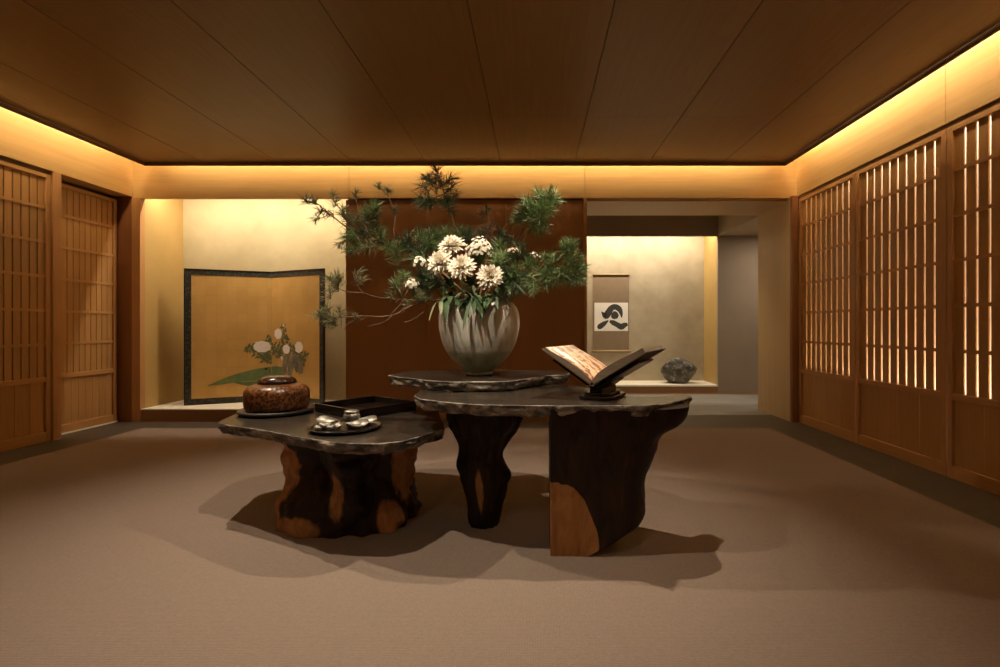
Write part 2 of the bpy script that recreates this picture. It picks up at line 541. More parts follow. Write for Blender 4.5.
# opening on the right and the passage behind it
struct('wall_reveal', [(3.07, 3.15, 6.0, 6.85, 0, 2.70)], M['reveal'])
struct('trim_6', [(3.075, 3.15, 5.955, 6.0, 0, 2.70)], M['redpost'])
struct('ceiling_soffit', [(0.60, 3.07, 6.06, 6.85, 2.66, 2.74)], M['reveal'])
struct('ceiling_passage', [(3.09, 6.1, 6.85, 8.4, 2.66, 2.72), (3.09, 3.14, 6.85, 8.4, 2.72, 3.12), (0.3, 3.14, 6.80, 8.45, 3.12, 3.2), (0.3, 3.14, 6.80, 6.85, 2.74, 3.12)], M['plaster'])
struct('wall_passage_left', [(0.3, 0.40, 6.12, 8.4, 0, 3.2)], M['plaster'])
struct('wall_passage_right', [(6.0, 6.1, 6.85, 8.5, 0, 2.72)], M['dim'])
struct('wall_passage_near', [(3.15, 6.0, 6.79, 6.85, 0, 2.72)], M['dim'])
struct('wall_passage_back', [(3.09, 6.0, 8.4, 8.46, 0, 2.66)], M['dim'])
struct('wall_niche_header', [(0.4, 3.09, 8.4, 8.46, 2.655, 3.12)], M['dim'])
struct('wall_niche_base', [(0.4, 3.09, 8.4, 8.44, 0.02, 0.125)], M['brownface'])
struct('baseboard_niche', [(0.4, 6.0, 8.385, 8.4, 0.0, 0.02)], M['post'])
struct('wall_niche_back', [(0.38, 3.2, 9.09, 9.15, 0, 3.1)], M['niche_wall'])
struct('wall_niche_right', [(3.09, 3.15, 8.46, 9.09, 0, 3.1)], M['gold_side'])
struct('wall_niche_left', [(0.36, 0.42, 8.46, 9.09, 0, 3.1)], M['gold_side'])
struct('ceiling_niche', [(0.38, 3.15, 8.46, 9.1, 3.0, 3.1)], M['plaster'])
struct('niche_platform', [(0.4, 3.09, 8.395, 9.09, 0.125, 0.15)], M['pale_floor'])

# lit wall behind the right-hand lattice, plain wall nearer than the frame
struct('wall_right', [(3.60, 3.66, -2.5, 6.0, 0, 2.9), (XR, XR + 0.05, -2.5, 2.735, 0, 2.70)], M['white_wall'])
struct('wall_right_end', [(3.2, 3.60, 5.955, 6.0, 0, 2.9)], M['dark'])
struct('wall_right_cap', [(3.2, 3.66, 2.6, 6.0, 2.9, 2.95), (3.2, 3.60, 2.62, 2.68, 0, 2.9)], M['white_wall'])
struct('wall_front_right', [(3.2, 3.52, -2.66, -2.5, 0, 3.0)], M['white_wall'])

# ------------------------------------------------------------------ lattice screens
RAILS = [2.325, 1.985, 1.645, 1.305, 0.965]


def lattice_screen(label, x, y0, y1, sgn, nsl, gap, planks, group):
    """sgn = +1: room lies towards -x (right wall); -1: room lies towards +x"""
    yc = (y0 + y1) / 2
    t = thing('lattice_screen', label, 'lattice screen', (x, yc, 0), 0, group)
    a, b = y0 - yc + 0.003, y1 - yc - 0.003
    st = 0.045

    def bx(bm, xa, xb, *r):
        xa, xb = sorted((xa * sgn, xb * sgn))
        box(bm, xa, xb, *r)
    bm = bmesh.new()
    bx(bm, 0, 0.045, a, a + st, 0.002, 2.66)
    build('stile', bm, M['post'], t, bevel=0.003)
    bm = bmesh.new()
    bx(bm, 0, 0.045, b - st, b, 0.002, 2.66)
    build('stile', bm, M['post'], t, bevel=0.003)
    a2, b2 = a + st, b - st
    for nm, z0, z1 in (('top_rail', 2.62, 2.66), ('middle_rail', 0.595, 0.645), ('bottom_rail', 0.002, 0.10)):
        bm = bmesh.new()
        bx(bm, 0.002, 0.043, a2, b2, z0, z1)
        build(nm, bm, M['screen_rail'], t, bevel=0.003)
    bm = bmesh.new()
    for z in RAILS:
        bx(bm, 0.011, 0.0205, a2, b2, z - 0.014, z + 0.014)
    build('crossbars', bm, M['screen_rail'], t)
    bm = bmesh.new()
    p = (b2 - a2 + gap) / nsl
    for k in range(nsl):
        bx(bm, 0.021, 0.031, a2 + k * p, a2 + (k + 1) * p - gap, 0.64, 2.63)
    build('slats', bm, M['screen'], t)
    bm = bmesh.new()
    p = (b2 - a2) / planks
    for k in range(planks):
        bx(bm, 0.022, 0.036, a2 + k * p + 0.0015, a2 + (k + 1) * p - 0.0015, 0.09, 0.60)
    build('lower_panel', bm, M['screen'], t)
    return t


GR = 'lattice screens along the right wall'
lattice_screen('backlit wooden lattice screen farthest along the right wall, beside the corner post', XR + 0.002, 4.907, 5.953, 1, 10, 0.021, 4, GR)
lattice_screen('backlit wooden lattice screen in the middle of the right wall', XR + 0.002, 3.823, 4.903, 1, 10, 0.021, 4, GR)
lattice_screen('backlit wooden lattice screen cut off by the right edge of the photo', XR + 0.002, 2.739, 3.819, 1, 10, 0.021, 4, GR)
GL = 'lattice screens along the left wall'
lattice_screen('unlit wooden lattice screen cut off by the left edge of the photo', -4.84, 3.92, 5.012, -1, 13, 0.012, 7, GL)
lattice_screen('recessed unlit wooden lattice screen between the left post and the alcove', -4.99, 5.105, 5.985, -1, 11, 0.008, 9, GL)
# dark backing close behind the left screens
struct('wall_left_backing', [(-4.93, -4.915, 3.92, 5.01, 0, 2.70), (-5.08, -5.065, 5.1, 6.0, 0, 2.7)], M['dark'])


# ------------------------------------------------------------------ slabs and tables
def chaikin(P, n=2, keep=0.18):
    for _ in range(n):
        Q = []
        for i in range(len(P)):
            a, b = P[i], P[(i + 1) % len(P)]
            Q += [a.lerp(b, keep), a.lerp(b, 1 - keep)]
        P = Q
    return P


def slab_bm(poly, z0, z1, seed=0, jit=0.010, rough=0.014):
    P = chaikin([Vector((p[0], p[1], 0)) for p in poly], 1, 0.10)
    pts = []
    for i in range(len(P)):
        a, b = P[i], P[(i + 1) % len(P)]
        n = max(1, int((b - a).length / 0.011))
        for k in range(n):
            pts.append(a.lerp(b, k / n))
    area = sum(pts[i].x * pts[(i + 1) % len(pts)].y - pts[(i + 1) % len(pts)].x * pts[i].y for i in range(len(pts)))
    if area < 0:
        pts.reverse()
    n = len(pts)
    nor = []
    for i in range(n):
        d = pts[(i + 3) % n] - pts[i - 3]
        nor.append(Vector((d.y, -d.x, 0)).normalized())
    sh = Vector((seed * 7.3, seed * 3.1, 0))
    base = [p + nn * (jit * noise.noise((p + sh) * 9) + 0.5 * jit * noise.noise((p + sh) * 26)) for p, nn in zip(pts, nor)]
    bm = bmesh.new()
    h = z1 - z0
    rings = []
    rows = 9
    for r in range(rows + 1):
        f = r / rows
        z = z1 - h * f
        ring = []
        for i, (p, nn) in enumerate(zip(base, nor)):
            q = Vector((p.x, p.y, z * 1.0)) + sh
            if r == 0:
                off, dz = -0.003, 0
            elif r == 1:
                off, dz = 0.001, 0
            else:
                rid = noise.noise(Vector((q.x * 6, q.y * 6, q.z * 26)))
                off = rough * (noise.noise(Vector((q.x * 16, q.y * 16, q.z * 40))) + 0.8 * abs(rid)) - 0.018 * f ** 2 - 0.004
                dz = 0.006 * noise.noise(q * 24) if r < rows else 0.014 * abs(noise.noise(q * 11))
            ring.append(bm.verts.new((p.x + nn.x * off, p.y + nn.y * off, (z1 - 0.004 if r == 1 else z) + dz)))
        rings.append(ring)
    for a, b in zip(rings, rings[1:]):
        for k in range(n):
            k2 = (k + 1) % n
            fa = bm.faces.new((a[k], b[k], b[k2], a[k2])); fa.material_index = 1
    for ring, mi in ((rings[0], 0), (rings[-1], 1)):
        vv, _e, ff, ov, _oe, _of = geometry.delaunay_2d_cdt([Vector((v.co.x, v.co.y)) for v in ring], [], [list(range(n))], 1, 1e-6)
        mp = [ring[o_[0]] if o_ else bm.verts.new((c_.x, c_.y, ring[0].co.z)) for c_, o_ in zip(vv, ov)]
        for f in ff:
            try:
                fa = bm.faces.new([mp[k] for k in f]); fa.material_index = mi
            except ValueError:
                pass
    return bm


def trunk_bm(sections, nang, tone, amp=0.02, freq=7, seed=0, rows=60):
    """sections: list of (z, cx, cy, rx, ry); sections interpolated smoothly; noisy radius; 'tone' attribute per vertex.
    amp may be a function(f, ang) as well."""
    bm = bmesh.new()
    lay = bm.verts.layers.float.new('tone')
    S = spline([Vector((s[0], s[1], s[2])) for s in sections], 12)
    R = spline([Vector((s[3], s[4], 0)) for s in sections], 12)
    rings = []
    zt, zb = sections[0][0], sections[-1][0]
    for i, (s, r) in enumerate(zip(S, R)):
        f = i / (len(S) - 1)
        ring = []
        for k in range(nang):
            a = 2 * PI * k / nang
            ca, sa = math.cos(a), math.sin(a)
            d = Vector((ca * 1.1 + seed * 5, sa * 1.1 + seed * 2, s.x * 2.2))
            m = amp(f, a) if callable(amp) else 0
            am = 0.03 if callable(amp) else amp
            q = 1 + am * 6 * noise.noise(d * freq * 0.28) + am * 3.5 * noise.noise(d * freq * 0.7) + am * 1.6 * noise.noise(d * freq * 2) + m
            v = bm.verts.new((s.y + r.x * q * ca, s.z + r.y * q * sa, s.x))
            v[lay] = tone(f, a, v.co)
            ring.append(v)
        rings.append(ring)
    for a, b in zip(rings, rings[1:]):
        for k in range(nang):
            fa = bm.faces.new((a[k], b[k], b[(k + 1) % nang], a[(k + 1) % nang])); fa.smooth = True
    bm.faces.new(rings[0]); bm.faces.new(rings[-1][::-1])
    return bm


def angd(a, c):
    return abs((a - c + PI) % (2 * PI) - PI)


def bump1(x, w):
    return math.exp(-(x / w) ** 2)


# low table on the left
t = thing('low_table', 'low table with dark chipped slab top on a hollow burl trunk', 'table', (-1.1, 3.0, 0))
ORG = Vector((-1.1, 3.0, 0))


def rel(poly, o):
    return [(p[0] - o.x, p[1] - o.y) for p in poly]


low_poly = [(-1.885, 2.955), (-1.54, 2.79), (-1.29, 2.636), (-1.02, 2.485), (-0.90, 2.455), (-0.747, 2.455), (-0.655, 2.50), (-0.54, 2.74), (-0.495, 2.80),
            (-0.53, 2.93), (-0.60, 3.20), (-0.72, 3.72), (-1.30, 3.84), (-1.75, 3.68), (-1.97, 3.38)]
build('tabletop', slab_bm(rel(low_poly, ORG), 0.517, 0.58, 1), [M['slab_top'], M['slab_edge']], t)


def low_amp(f, a):
    hol = -0.42 * bump1(angd(a, math.radians(246)), 0.46) * bump1(f - 0.36, 0.34)      # hollow at the front left
    hol -= 0.20 * bump1(angd(a, math.radians(308)), 0.24) * bump1(f - 0.55, 0.28)
    ridge = 0.05 * bump1(angd(a, math.radians(279)), 0.10) * bump1(f - 0.5, 0.4)
    foot = 0.20 * bump1(angd(a, math.radians(318)), 0.20) * bump1(f - 1.0, 0.35)
    foot += 0.14 * bump1(angd(a, math.radians(238)), 0.28) * bump1(f - 1.0, 0.25)
    foot -= 0.18 * bump1(angd(a, math.radians(283)), 0.14) * bump1(f - 1.0, 0.2)
    waist = 0.06 * bump1(angd(a, math.radians(190)), 0.3) * bump1(f - 0.8, 0.25)
    return hol + ridge + foot + waist


def low_tone(f, a, co):
    v = 0.10
    v = max(v, 0.90 * bump1(angd(a, math.radians(200)), 0.40) * bump1(f - 0.5, 1.1))
    v = max(v, 0.88 * bump1(angd(a, math.radians(235)), 0.55) * bump1(f - 0.95, 0.22))
    v = max(v, 0.86 * bump1(angd(a, math.radians(348)), 0.46) * bump1(f - 0.35, 0.6))
    v = max(v, 0.88 * bump1(angd(a, math.radians(320)), 0.26) * bump1(f - 0.88, 0.28))
    v = max(v, 0.58 * bump1(angd(a, math.radians(272)), 0.26) * bump1(f - 0.6, 0.5))
    return v


build('trunk_base', trunk_bm([(0.522, -0.005, -0.02, 0.385, 0.33), (0.42, 0.0, -0.02, 0.37, 0.32), (0.28, 0.01, -0.01, 0.35, 0.31), (0.13, 0.01, 0, 0.365, 0.32), (0.005, 0.005, 0.0, 0.375, 0.31)],
                             160, low_tone, low_amp, 6, 3), M['trunk'], t)

# tall table
t = thing('slab_table', 'tall dark live-edge slab table with trunk legs in the centre of the room', 'table', (0.1, 2.85, 0))
ORG = Vector((0.1, 2.85, 0))
big_poly = [(-0.687, 2.83), (-0.60, 2.70), (-0.447, 2.597), (-0.282, 2.519), (0.08, 2.484), (0.382, 2.484), (0.553, 2.475), (0.66, 2.54), (0.79, 2.67), (0.885, 2.80),
            (0.85, 2.87), (0.70, 2.80), (0.52, 2.80), (0.42, 3.0), (0.30, 3.26), (0.0, 3.45), (-0.45, 3.50), (-0.70, 3.25)]
build('tabletop', slab_bm(rel(big_poly, ORG), 0.695, 0.76, 2), [M['slab_top'], M['slab_edge']], t)


def rear_tone(f, a, co):
    v = 0.1
    v = max(v, 0.62 * bump1(angd(a, math.radians(262)), 0.35) * bump1(f - 0.72, 0.3))
    v = max(v, 0.55 * bump1(angd(a, math.radians(180)), 0.3) * bump1(f - 0.3, 0.2))
    v = max(v, 0.60 * bump1(angd(a, math.radians(350)), 0.3) * bump1(f - 0.12, 0.14))
    return v


def rear_amp(f, a):
    return 0.38 * bump1(angd(a, math.radians(345)), 0.28) * bump1(f - 0.66, 0.07) - 0.2 * bump1(angd(a, 0), 0.5) * bump1(f - 0.5, 0.08) \
        + 0.18 * bump1(angd(a, math.radians(180)), 0.3) * bump1(f - 0.55, 0.2)


build('rear_leg', trunk_bm([(0.70, -0.375, 0.11, 0.225, 0.14), (0.60, -0.385, 0.11, 0.215, 0.14), (0.47, -0.395, 0.10, 0.145, 0.13), (0.33, -0.40, 0.09, 0.125, 0.12), (0.18, -0.385, 0.075, 0.11, 0.11), (0.005, -0.39, 0.06, 0.082, 0.09)],
                           96, rear_tone, rear_amp, 6, 9), M['trunk'], t)


def slab_leg_bm():
    """thick trunk slice: straight cut left side, curved live edge on the right"""
    prof = [(0.74, 0.775), (0.70, 0.765), (0.645, 0.74), (0.60, 0.665), (0.56, 0.625), (0.50, 0.595), (0.44, 0.572), (0.36, 0.555), (0.29, 0.545), (0.22, 0.545), (0.16, 0.535), (0.10, 0.49), (0.05, 0.40), (0.004, 0.30)]
    bm = bmesh.new()
    lay = bm.verts.layers.float.new('tone')
    S = spline([Vector((z, x, 0)) for z, x in prof], 7)
    x0 = 0.082
    rings = []
    nf, ns = 70, 14
    for s in S:
        z, x1 = s.x, s.y
        f = 1 - z / 0.74
        yf, yb = 2.490, 2.49 + 0.20 + 0.10 * (1 - f)
        ring = []
        row = []
        for k in range(nf + 1):                                   # front face left to right
            u = k / nf
            x = x0 + (x1 - x0) * u
            row.append((x, yf + (0.06 * max(0, (u - 0.82) / 0.18) ** 2), u, 0))
        for k in range(1, ns):                                    # right live edge, rounded
            a = PI / 2 * (k / ns) * 2
            w = (yb - yf - 0.06)
            row.append((x1 + 0.03 * math.sin(a) + 0.03 * (k / ns), yf + 0.06 + w * k / ns, 1, 1))
        for k in range(nf + 1):
            u = 1 - k / nf
            row.append((x0 + (x1 + 0.03 - x0) * u, yb, u, 2))
        for x, y, u, side in row:
            p = Vector((x, y, z))
            nz = noise.noise(p * 5) * 0.016 + noise.noise(p * 14) * 0.008 + noise.noise(p * 34) * 0.003
            e = max(0.0, (u - 0.55) / 0.45)
            dx = nz * 1.6 * e
            dy = nz * (0.15 + 0.9 * e) if side == 0 else (nz if side == 1 else 0)
            v = bm.verts.new((x + dx - 0.1, y + dy - 2.85, z))
            # pale sapwood patch low on the left of the front face
            BP = [(0.0, 0.349), (0.139, 0.314), (0.289, 0.254), (0.345, 0.205), (0.366, 0.165), (0.378, 0.08), (0.40, -0.2), (1.0, -0.5)]
            for (za, xa), (zb_, xb_) in zip(BP, BP[1:]):
                if za <= z <= zb_:
                    lim = xa + (xb_ - xa) * (z - za) / (zb_ - za)
            sm = min(1, max(0, (lim - x) / 0.018 + 0.5)) if side == 0 else 0.0
            v[lay] = 0.12 + 0.62 * sm
            ring.append(v)
        rings.append(ring)
    n = len(rings[0])
    for a, b in zip(rings, rings[1:]):
        for k in range(n):
            fa = bm.faces.new((a[k], b[k], b[(k + 1) % n], a[(k + 1) % n])); fa.smooth = k < nf + ns
    bm.faces.new(rings[0]); bm.faces.new(rings[-1][::-1])
    return bm


build('front_leg', slab_leg_bm(), M['trunk'], t)

# raised slab that carries the vase
vs_poly = [(-0.985, 3.37), (-0.90, 3.26), (-0.62, 3.02), (-0.48, 2.955), (-0.143, 2.985), (0.0, 3.20), (0.08, 3.335), (0.235, 3.39), (0.255, 3.56), (0.10, 3.72), (-0.45, 3.80), (-0.92, 3.66)]
o = build('display_slab', slab_bm(rel(vs_poly, Vector((-0.37, 3.38, 0))), 0.0, 0.063, 5), [M['slab_top'], M['slab_edge']], None, (-0.37, 3.38, 0.7615))
tag(o, 'dark chipped stone-like slab lying on the tall table under the vase', 'slab')

# ------------------------------------------------------------------ vase
VX, VY, VZ = -0.37, 3.38, 0.8255
prof = [(0, 0.0), (0.083, 0.0), (0.090, 0.008), (0.086, 0.022), (0.115, 0.045), (0.172, 0.095), (0.220, 0.16), (0.250, 0.23), (0.266, 0.305), (0.270, 0.365), (0.265, 0.415), (0.250, 0.455), (0.226, 0.484), (0.205, 0.498), (0.196, 0.496),
        (0.205, 0.475), (0.230, 0.44), (0.246, 0.36), (0.240, 0.30), (0.19, 0.18), (0.10, 0.06), (0, 0.05)]
pp = spline([Vector((r, z, 0)) for r, z in prof[1:-1]], 4)
bm = bmesh.new()
lathe(bm, [(0, 0)] + [(max(p.x, 0.001), p.y) for p in pp] + [(0, 0.05)], 72, wob=lambda a, z: 1 + 0.012 * math.cos(6 * a + 0.4) * bump1(z - 0.33, 0.14) + 0.006 * math.sin(3 * a))
o = build('flower_vase', bm, M['vase'], None, (VX, VY, VZ))
tag(o, 'large round grey-green glazed vase standing on the raised slab', 'vase')

# ------------------------------------------------------------------ flower arrangement


def rv():
    while True:
        v = Vector((random.uniform(-1, 1), random.uniform(-1, 1), random.uniform(-1, 1)))
        if 0.05 < v.length < 1:
            return v.normalized()


def tuft_bm(p, d, n, ln, spread=1.0, w=0.0019):
    bm = bmesh.new()
    n = int(n * 1.45); ln *= 1.22
    d = d.normalized()
    for k in range(n):
        nd = (d * (1.0 - 0.25 * spread) + rv() * spread * 0.95).normalized()
        L_ = ln * random.uniform(0.65, 1.1)
        b = p + d * random.uniform(-0.045, 0.02) * ln / 0.09
        s = nd.cross(rv()).normalized(); u = nd.cross(s)
        mid = b + nd * L_ * 0.55 + u * L_ * 0.02
        tip = b + nd * L_ + Vector((0, 0, -0.04 * L_))
        r1 = [bm.verts.new(b + (s * math.cos(a) + u * math.sin(a)) * w) for a in (0, 2.09, 4.19)]
        r2 = [bm.verts.new(mid + (s * math.cos(a) + u * math.sin(a)) * w) for a in (0, 2.09, 4.19)]
        tv = bm.verts.new(tip)
        for j in range(3):
            j2 = (j + 1) % 3
            bm.faces.new((r1[j], r1[j2], r2[j2], r2[j])); bm.faces.new((r2[j], r2[j2], tv))
    return bm


MOUTH = Vector((VX, VY, VZ + 0.47))


def pine(label, main, tufts, mat, r0=0.010, twigs=(), group='pine branches in the vase'):
    """main: [(px,py,depth)], starting in the vase; tufts: [(px,py,depth,n,length,(dx,dz) or None)]"""
    t = thing('pine_branch', label, 'pine branch', MOUTH, 0, group)
    pts = [at(*q) - MOUTH for q in main]
    pts = [Vector((pts[0].x * 0.6, pts[0].y * 0.6, -0.28)), Vector((pts[0].x * .8, pts[0].y * .8, -0.02))] + pts[0:]
    sp = spline(pts, 5)
    bm = bmesh.new()
    n = len(sp)
    tube(bm, [p + Vector((noise.noise(p * 30), noise.noise(p * 31 + Vector((3, 0, 0))), noise.noise(p * 29))) * 0.006 for p in sp], [r0 * (1 - 0.72 * i / n) for i in range(n)], 7)
    for tw in twigs:
        q = spline([at(*w) - MOUTH for w in tw], 4)
        tube(bm, q, [0.0048 * (1 - 0.6 * i / len(q)) for i in range(len(q))], 5)
    rj = random.Random(len(label) * 7 + len(tufts))
    tufts = list(tufts) + [(q[0] + rj.uniform(-9, 9), q[1] + rj.uniform(-5, 8), q[2] + rj.uniform(-.05, .05), int(q[3] * 0.8), q[4], q[5]) for q in tufts if q[3] > 24]
    allp = [p for p in sp]
    for tw in twigs:
        allp += [at(*w) - MOUTH for w in tw]
    T = []
    for q in tufts:
        px_, py_, dy, nn, ln, dr = q
        p = at(px_, py_, dy) - MOUTH
        near = min(allp[8:] or allp, key=lambda a: (a - p).length)
        if dr is None:
            d = (p - near)
            d = d.normalized() * 0.7 + Vector((0, -0.25, 0.55)) if d.length > 0.01 else Vector((0, -0.3, 1))
        else:
            d = Vector((dr[0], -0.15, dr[1]))
        if (p - near).length > 0.012:                              # short twig out to the tuft
            mid = near.lerp(p, 0.5) + Vector((0, 0, -0.008))
            tube(bm, [near, mid, p], [0.0032, 0.0028, 0.002], 5)
        T.append((p, d, nn, ln))
    build('twig', bm, M['bark'], t)
    for p, d, nn, ln in T:
        build('needle_tuft', tuft_bm(p, d, nn, ln), mat if not isinstance(mat, list) else random.choice(mat), t, recalc=False)
    return t


U = (0, 1)
pine('tall upright pine branch rising highest above the white flowers',
     [(474, 298, 3.40), (466, 250, 3.42), (455, 226, 3.40), (447, 203, 3.38), (441, 182, 3.36), (437, 172, 3.36)],
     [(437, 172, 3.36, 40, 0.075, (-0.3, 1)), (430, 180, 3.34, 34, 0.08, (-1, 0.6)), (448, 181, 3.38, 36, 0.085, (0.9, 0.7)), (441, 184, 3.34, 30, 0.07, (0.1, 1)), (432, 200, 3.36, 36, 0.08, (-0.9, 0.4)),
      (454, 198, 3.40, 30, 0.075, (0.6, 0.8)), (427, 205, 3.36, 28, 0.075, (-1, 0.0)), (445, 200, 3.36, 26, 0.065, (0.3, 1)), (452, 212, 3.4, 20, 0.06, (0.8, -0.2))],
     [M['needle_dark'], M['bark'], M['needle_dark']], 0.009)
nd = [M['needle'], M['needle_olive'], M['needle'], M['needle_dark']]
pine('long pine branch reaching to the upper left over the gold alcove',
     [(468, 298, 3.38), (430, 262, 3.36), (395, 247, 3.34), (356, 232, 3.31), (332, 216, 3.29), (317, 203, 3.28)],
     [(314, 201, 3.28, 26, 0.06, (-0.6, 0.8)), (322, 211, 3.28, 26, 0.055, (-0.8, 0.1)), (316, 219, 3.3, 20, 0.05, (-1, -0.3)), (335, 203, 3.29, 24, 0.06, (0.4, 0.9)), (343, 212, 3.29, 28, 0.06, None),
      (333, 196, 3.3, 12, 0.05, U), (353, 223, 3.3, 36, 0.07, None), (348, 238, 3.3, 36, 0.065, (-0.6, 0.2)), (366, 213, 3.31, 46, 0.07, (-0.4, 0.9)), (375, 211, 3.31, 46, 0.075, (0.5, 0.8)), (372, 219, 3.3, 36, 0.065, (0.6, 0.2)),
      (362, 232, 3.3, 46, 0.075, None), (380, 236, 3.31, 46, 0.075, None), (370, 246, 3.3, 44, 0.075, (-0.7, -0.1)), (388, 246, 3.32, 50, 0.08, None), (352, 250, 3.3, 30, 0.07, (-0.9, -0.2)), (397, 254, 3.3, 50, 0.08, (0, 0.6)),
      (408, 240, 3.34, 46, 0.08, None), (356, 194, 3.31, 16, 0.055, U), (387, 191, 3.33, 26, 0.045, U), (395, 211, 3.33, 20, 0.05, U), (341, 243, 3.3, 20, 0.06, (-0.7, -0.6))],
     nd, 0.010, [[(356, 232, 3.31), (350, 222, 3.3), (343, 212, 3.29), (335, 203, 3.29)], [(385, 243, 3.32), (374, 228, 3.31), (370, 215, 3.31)], [(395, 247, 3.34), (394, 228, 3.33), (395, 214, 3.33), (388, 195, 3.33)], [(370, 238, 3.31), (360, 215, 3.31), (356, 199, 3.31)],
                 [(362, 236, 3.3), (350, 240, 3.3), (341, 243, 3.3)]])
ol = [M['needle_olive'], M['needle_olive'], M['needle']]
pine('bare drooping pine branch reaching to the lower left beside the vase',
     [(466, 302, 3.34), (440, 300, 3.29), (412, 306, 3.24), (390, 316, 3.20), (365, 316, 3.18), (345, 317, 3.17), (332, 320, 3.17)],
     [(322, 316, 3.17, 34, 0.07, (-0.9, 0.3)), (330, 320, 3.17, 34, 0.07, (-0.7, 0.5)), (340, 314, 3.17, 26, 0.06, (-0.2, 0.9)), (328, 310, 3.17, 20, 0.06, (-0.5, 0.9)), (356, 318, 3.18, 20, 0.055, (0, 0.8)),
      (330, 280, 3.2, 30, 0.075, (-0.7, 0.7)), (337, 285, 3.2, 28, 0.075, (-0.2, 0.9)), (340, 277, 3.2, 20, 0.06, (0.2, 1)), (357, 275, 3.2, 20, 0.065, (0.5, 0.9)), (362, 281, 3.2, 14, 0.06, (0.2, 0.8)),
      (396, 287, 3.22, 34, 0.07, (0, 1)), (404, 277, 3.23, 30, 0.06, (0.2, 0.9)), (392, 297, 3.22, 24, 0.065, (-0.6, 0.5)), (420, 298, 3.26, 34, 0.07, (-0.6, 0.3)), (408, 303, 3.24, 20, 0.055, (0, 0.7))],
     ol, 0.0085, [[(425, 302, 3.27), (402, 299, 3.23), (382, 298, 3.21), (364, 293, 3.2), (356, 284, 3.2)], [(364, 293, 3.2), (348, 292, 3.2), (338, 288, 3.2)], [(390, 316, 3.2), (398, 307, 3.2), (403, 299, 3.2)], [(392, 315, 3.2), (384, 322, 3.19), (368, 326, 3.18)],
                  [(362, 316, 3.18), (350, 322, 3.17), (344, 330, 3.17)], [(424, 312, 3.25), (412, 320, 3.23), (404, 322, 3.22)]])
br = [M['needle_bright'], M['needle'], M['needle'], M['needle_bright']]
pine('bushy green pine branch leaning to the upper right',
     [(484, 298, 3.42), (503, 264, 3.43), (516, 241, 3.42), (527, 222, 3.40), (540, 206, 3.38), (550, 194, 3.37)],
     [(549, 193, 3.37, 26, 0.075, (0.1, 1)), (553, 196, 3.37, 22, 0.07, (0.6, 0.9)), (543, 199, 3.37, 40, 0.075, (-0.4, 1)), (530, 205, 3.36, 50, 0.08, (-0.5, 0.8)), (538, 211, 3.34, 60, 0.085, (0.2, 0.6)), (523, 214, 3.36, 50, 0.075, (-0.8, 0.6)),
      (544, 214, 3.34, 56, 0.08, (0.7, 0.4)), (532, 219, 3.33, 60, 0.08, (-0.1, 0.5)), (541, 223, 3.35, 50, 0.075, (0.6, -0.3)), (519, 221, 3.37, 36, 0.07, (-0.9, 0.4)), (534, 229, 3.36, 40, 0.07, (0.3, -0.7)), (527, 203, 3.38, 30, 0.07, (-0.3, 1)),
      (548, 206, 3.36, 30, 0.07, (0.9, 0.4))],
     br, 0.011, [[(510, 255, 3.43), (524, 238, 3.4), (534, 226, 3.37), (540, 218, 3.35)]])
pine('low green pine branch spreading to the right of the vase mouth',
     [(490, 300, 3.36), (518, 280, 3.30), (542, 270, 3.26), (558, 262, 3.24), (570, 252, 3.22)],
     [(572, 250, 3.22, 40, 0.075, (0.3, 0.9)), (577, 257, 3.22, 36, 0.065, (0.9, 0.3)), (565, 248, 3.23, 40, 0.07, (-0.2, 1)), (568, 262, 3.21, 44, 0.07, (0.3, 0.4)), (575, 270, 3.21, 60, 0.075, (0.9, 0.1)), (563, 273, 3.2, 60, 0.075, (0, -0.1)),
      (570, 279, 3.2, 56, 0.07, (0.6, -0.4)), (556, 277, 3.21, 50, 0.07, (-0.1, -0.2)), (549, 268, 3.24, 44, 0.07, None), (553, 260, 3.24, 40, 0.065, None), (540, 272, 3.25, 50, 0.075, None), (530, 280, 3.25, 50, 0.07, (0, -0.4)), (545, 281, 3.22, 44, 0.065, (0.2, -0.5)),
      (528, 265, 3.28, 46, 0.07, None)],
     br, 0.009, [[(540, 272, 3.26), (556, 274, 3.22), (568, 272, 3.21)]])
pine('sparse dark pine branch standing upright between the tall and the right-hand branches',
     [(480, 298, 3.46), (486, 262, 3.47), (489, 236, 3.47), (488, 214, 3.46)],
     [(487, 211, 3.46, 30, 0.05, U), (489, 231, 3.46, 40, 0.09, (0, 1)), (479, 238, 3.46, 36, 0.08, (-0.5, 0.9)), (500, 236, 3.47, 34, 0.085, (0.5, 0.9)), (510, 243, 3.46, 30, 0.075, (0.7, 0.7)), (494, 248, 3.44, 40, 0.08, None)],
     [M['needle_dark'], M['bark']], 0.007)
pine('dark pine branch filling the back of the bouquet behind the white flowers',
     [(472, 298, 3.42), (455, 268, 3.42), (438, 250, 3.41), (420, 240, 3.40)],
     [(420, 238, 3.4, 46, 0.08, None), (410, 247, 3.38, 46, 0.075, (-0.8, 0.4)), (430, 236, 3.4, 50, 0.085, U), (444, 236, 3.42, 50, 0.085, U), (458, 234, 3.42, 46, 0.08, U), (468, 238, 3.42, 46, 0.08, U), (424, 250, 3.36, 46, 0.075, (-0.7, 0.5)),
      (415, 260, 3.34, 40, 0.07, (-0.8, 0.1)), (432, 246, 3.36, 50, 0.08, U), (428, 272, 3.28, 50, 0.08, (-0.8, -0.1)), (422, 282, 3.27, 46, 0.08, (-0.8, -0.2)), (440, 284, 3.24, 50, 0.075, (-0.4, 0))],
     [M['needle_dark'], M['needle'], M['needle_dark']], 0.009)
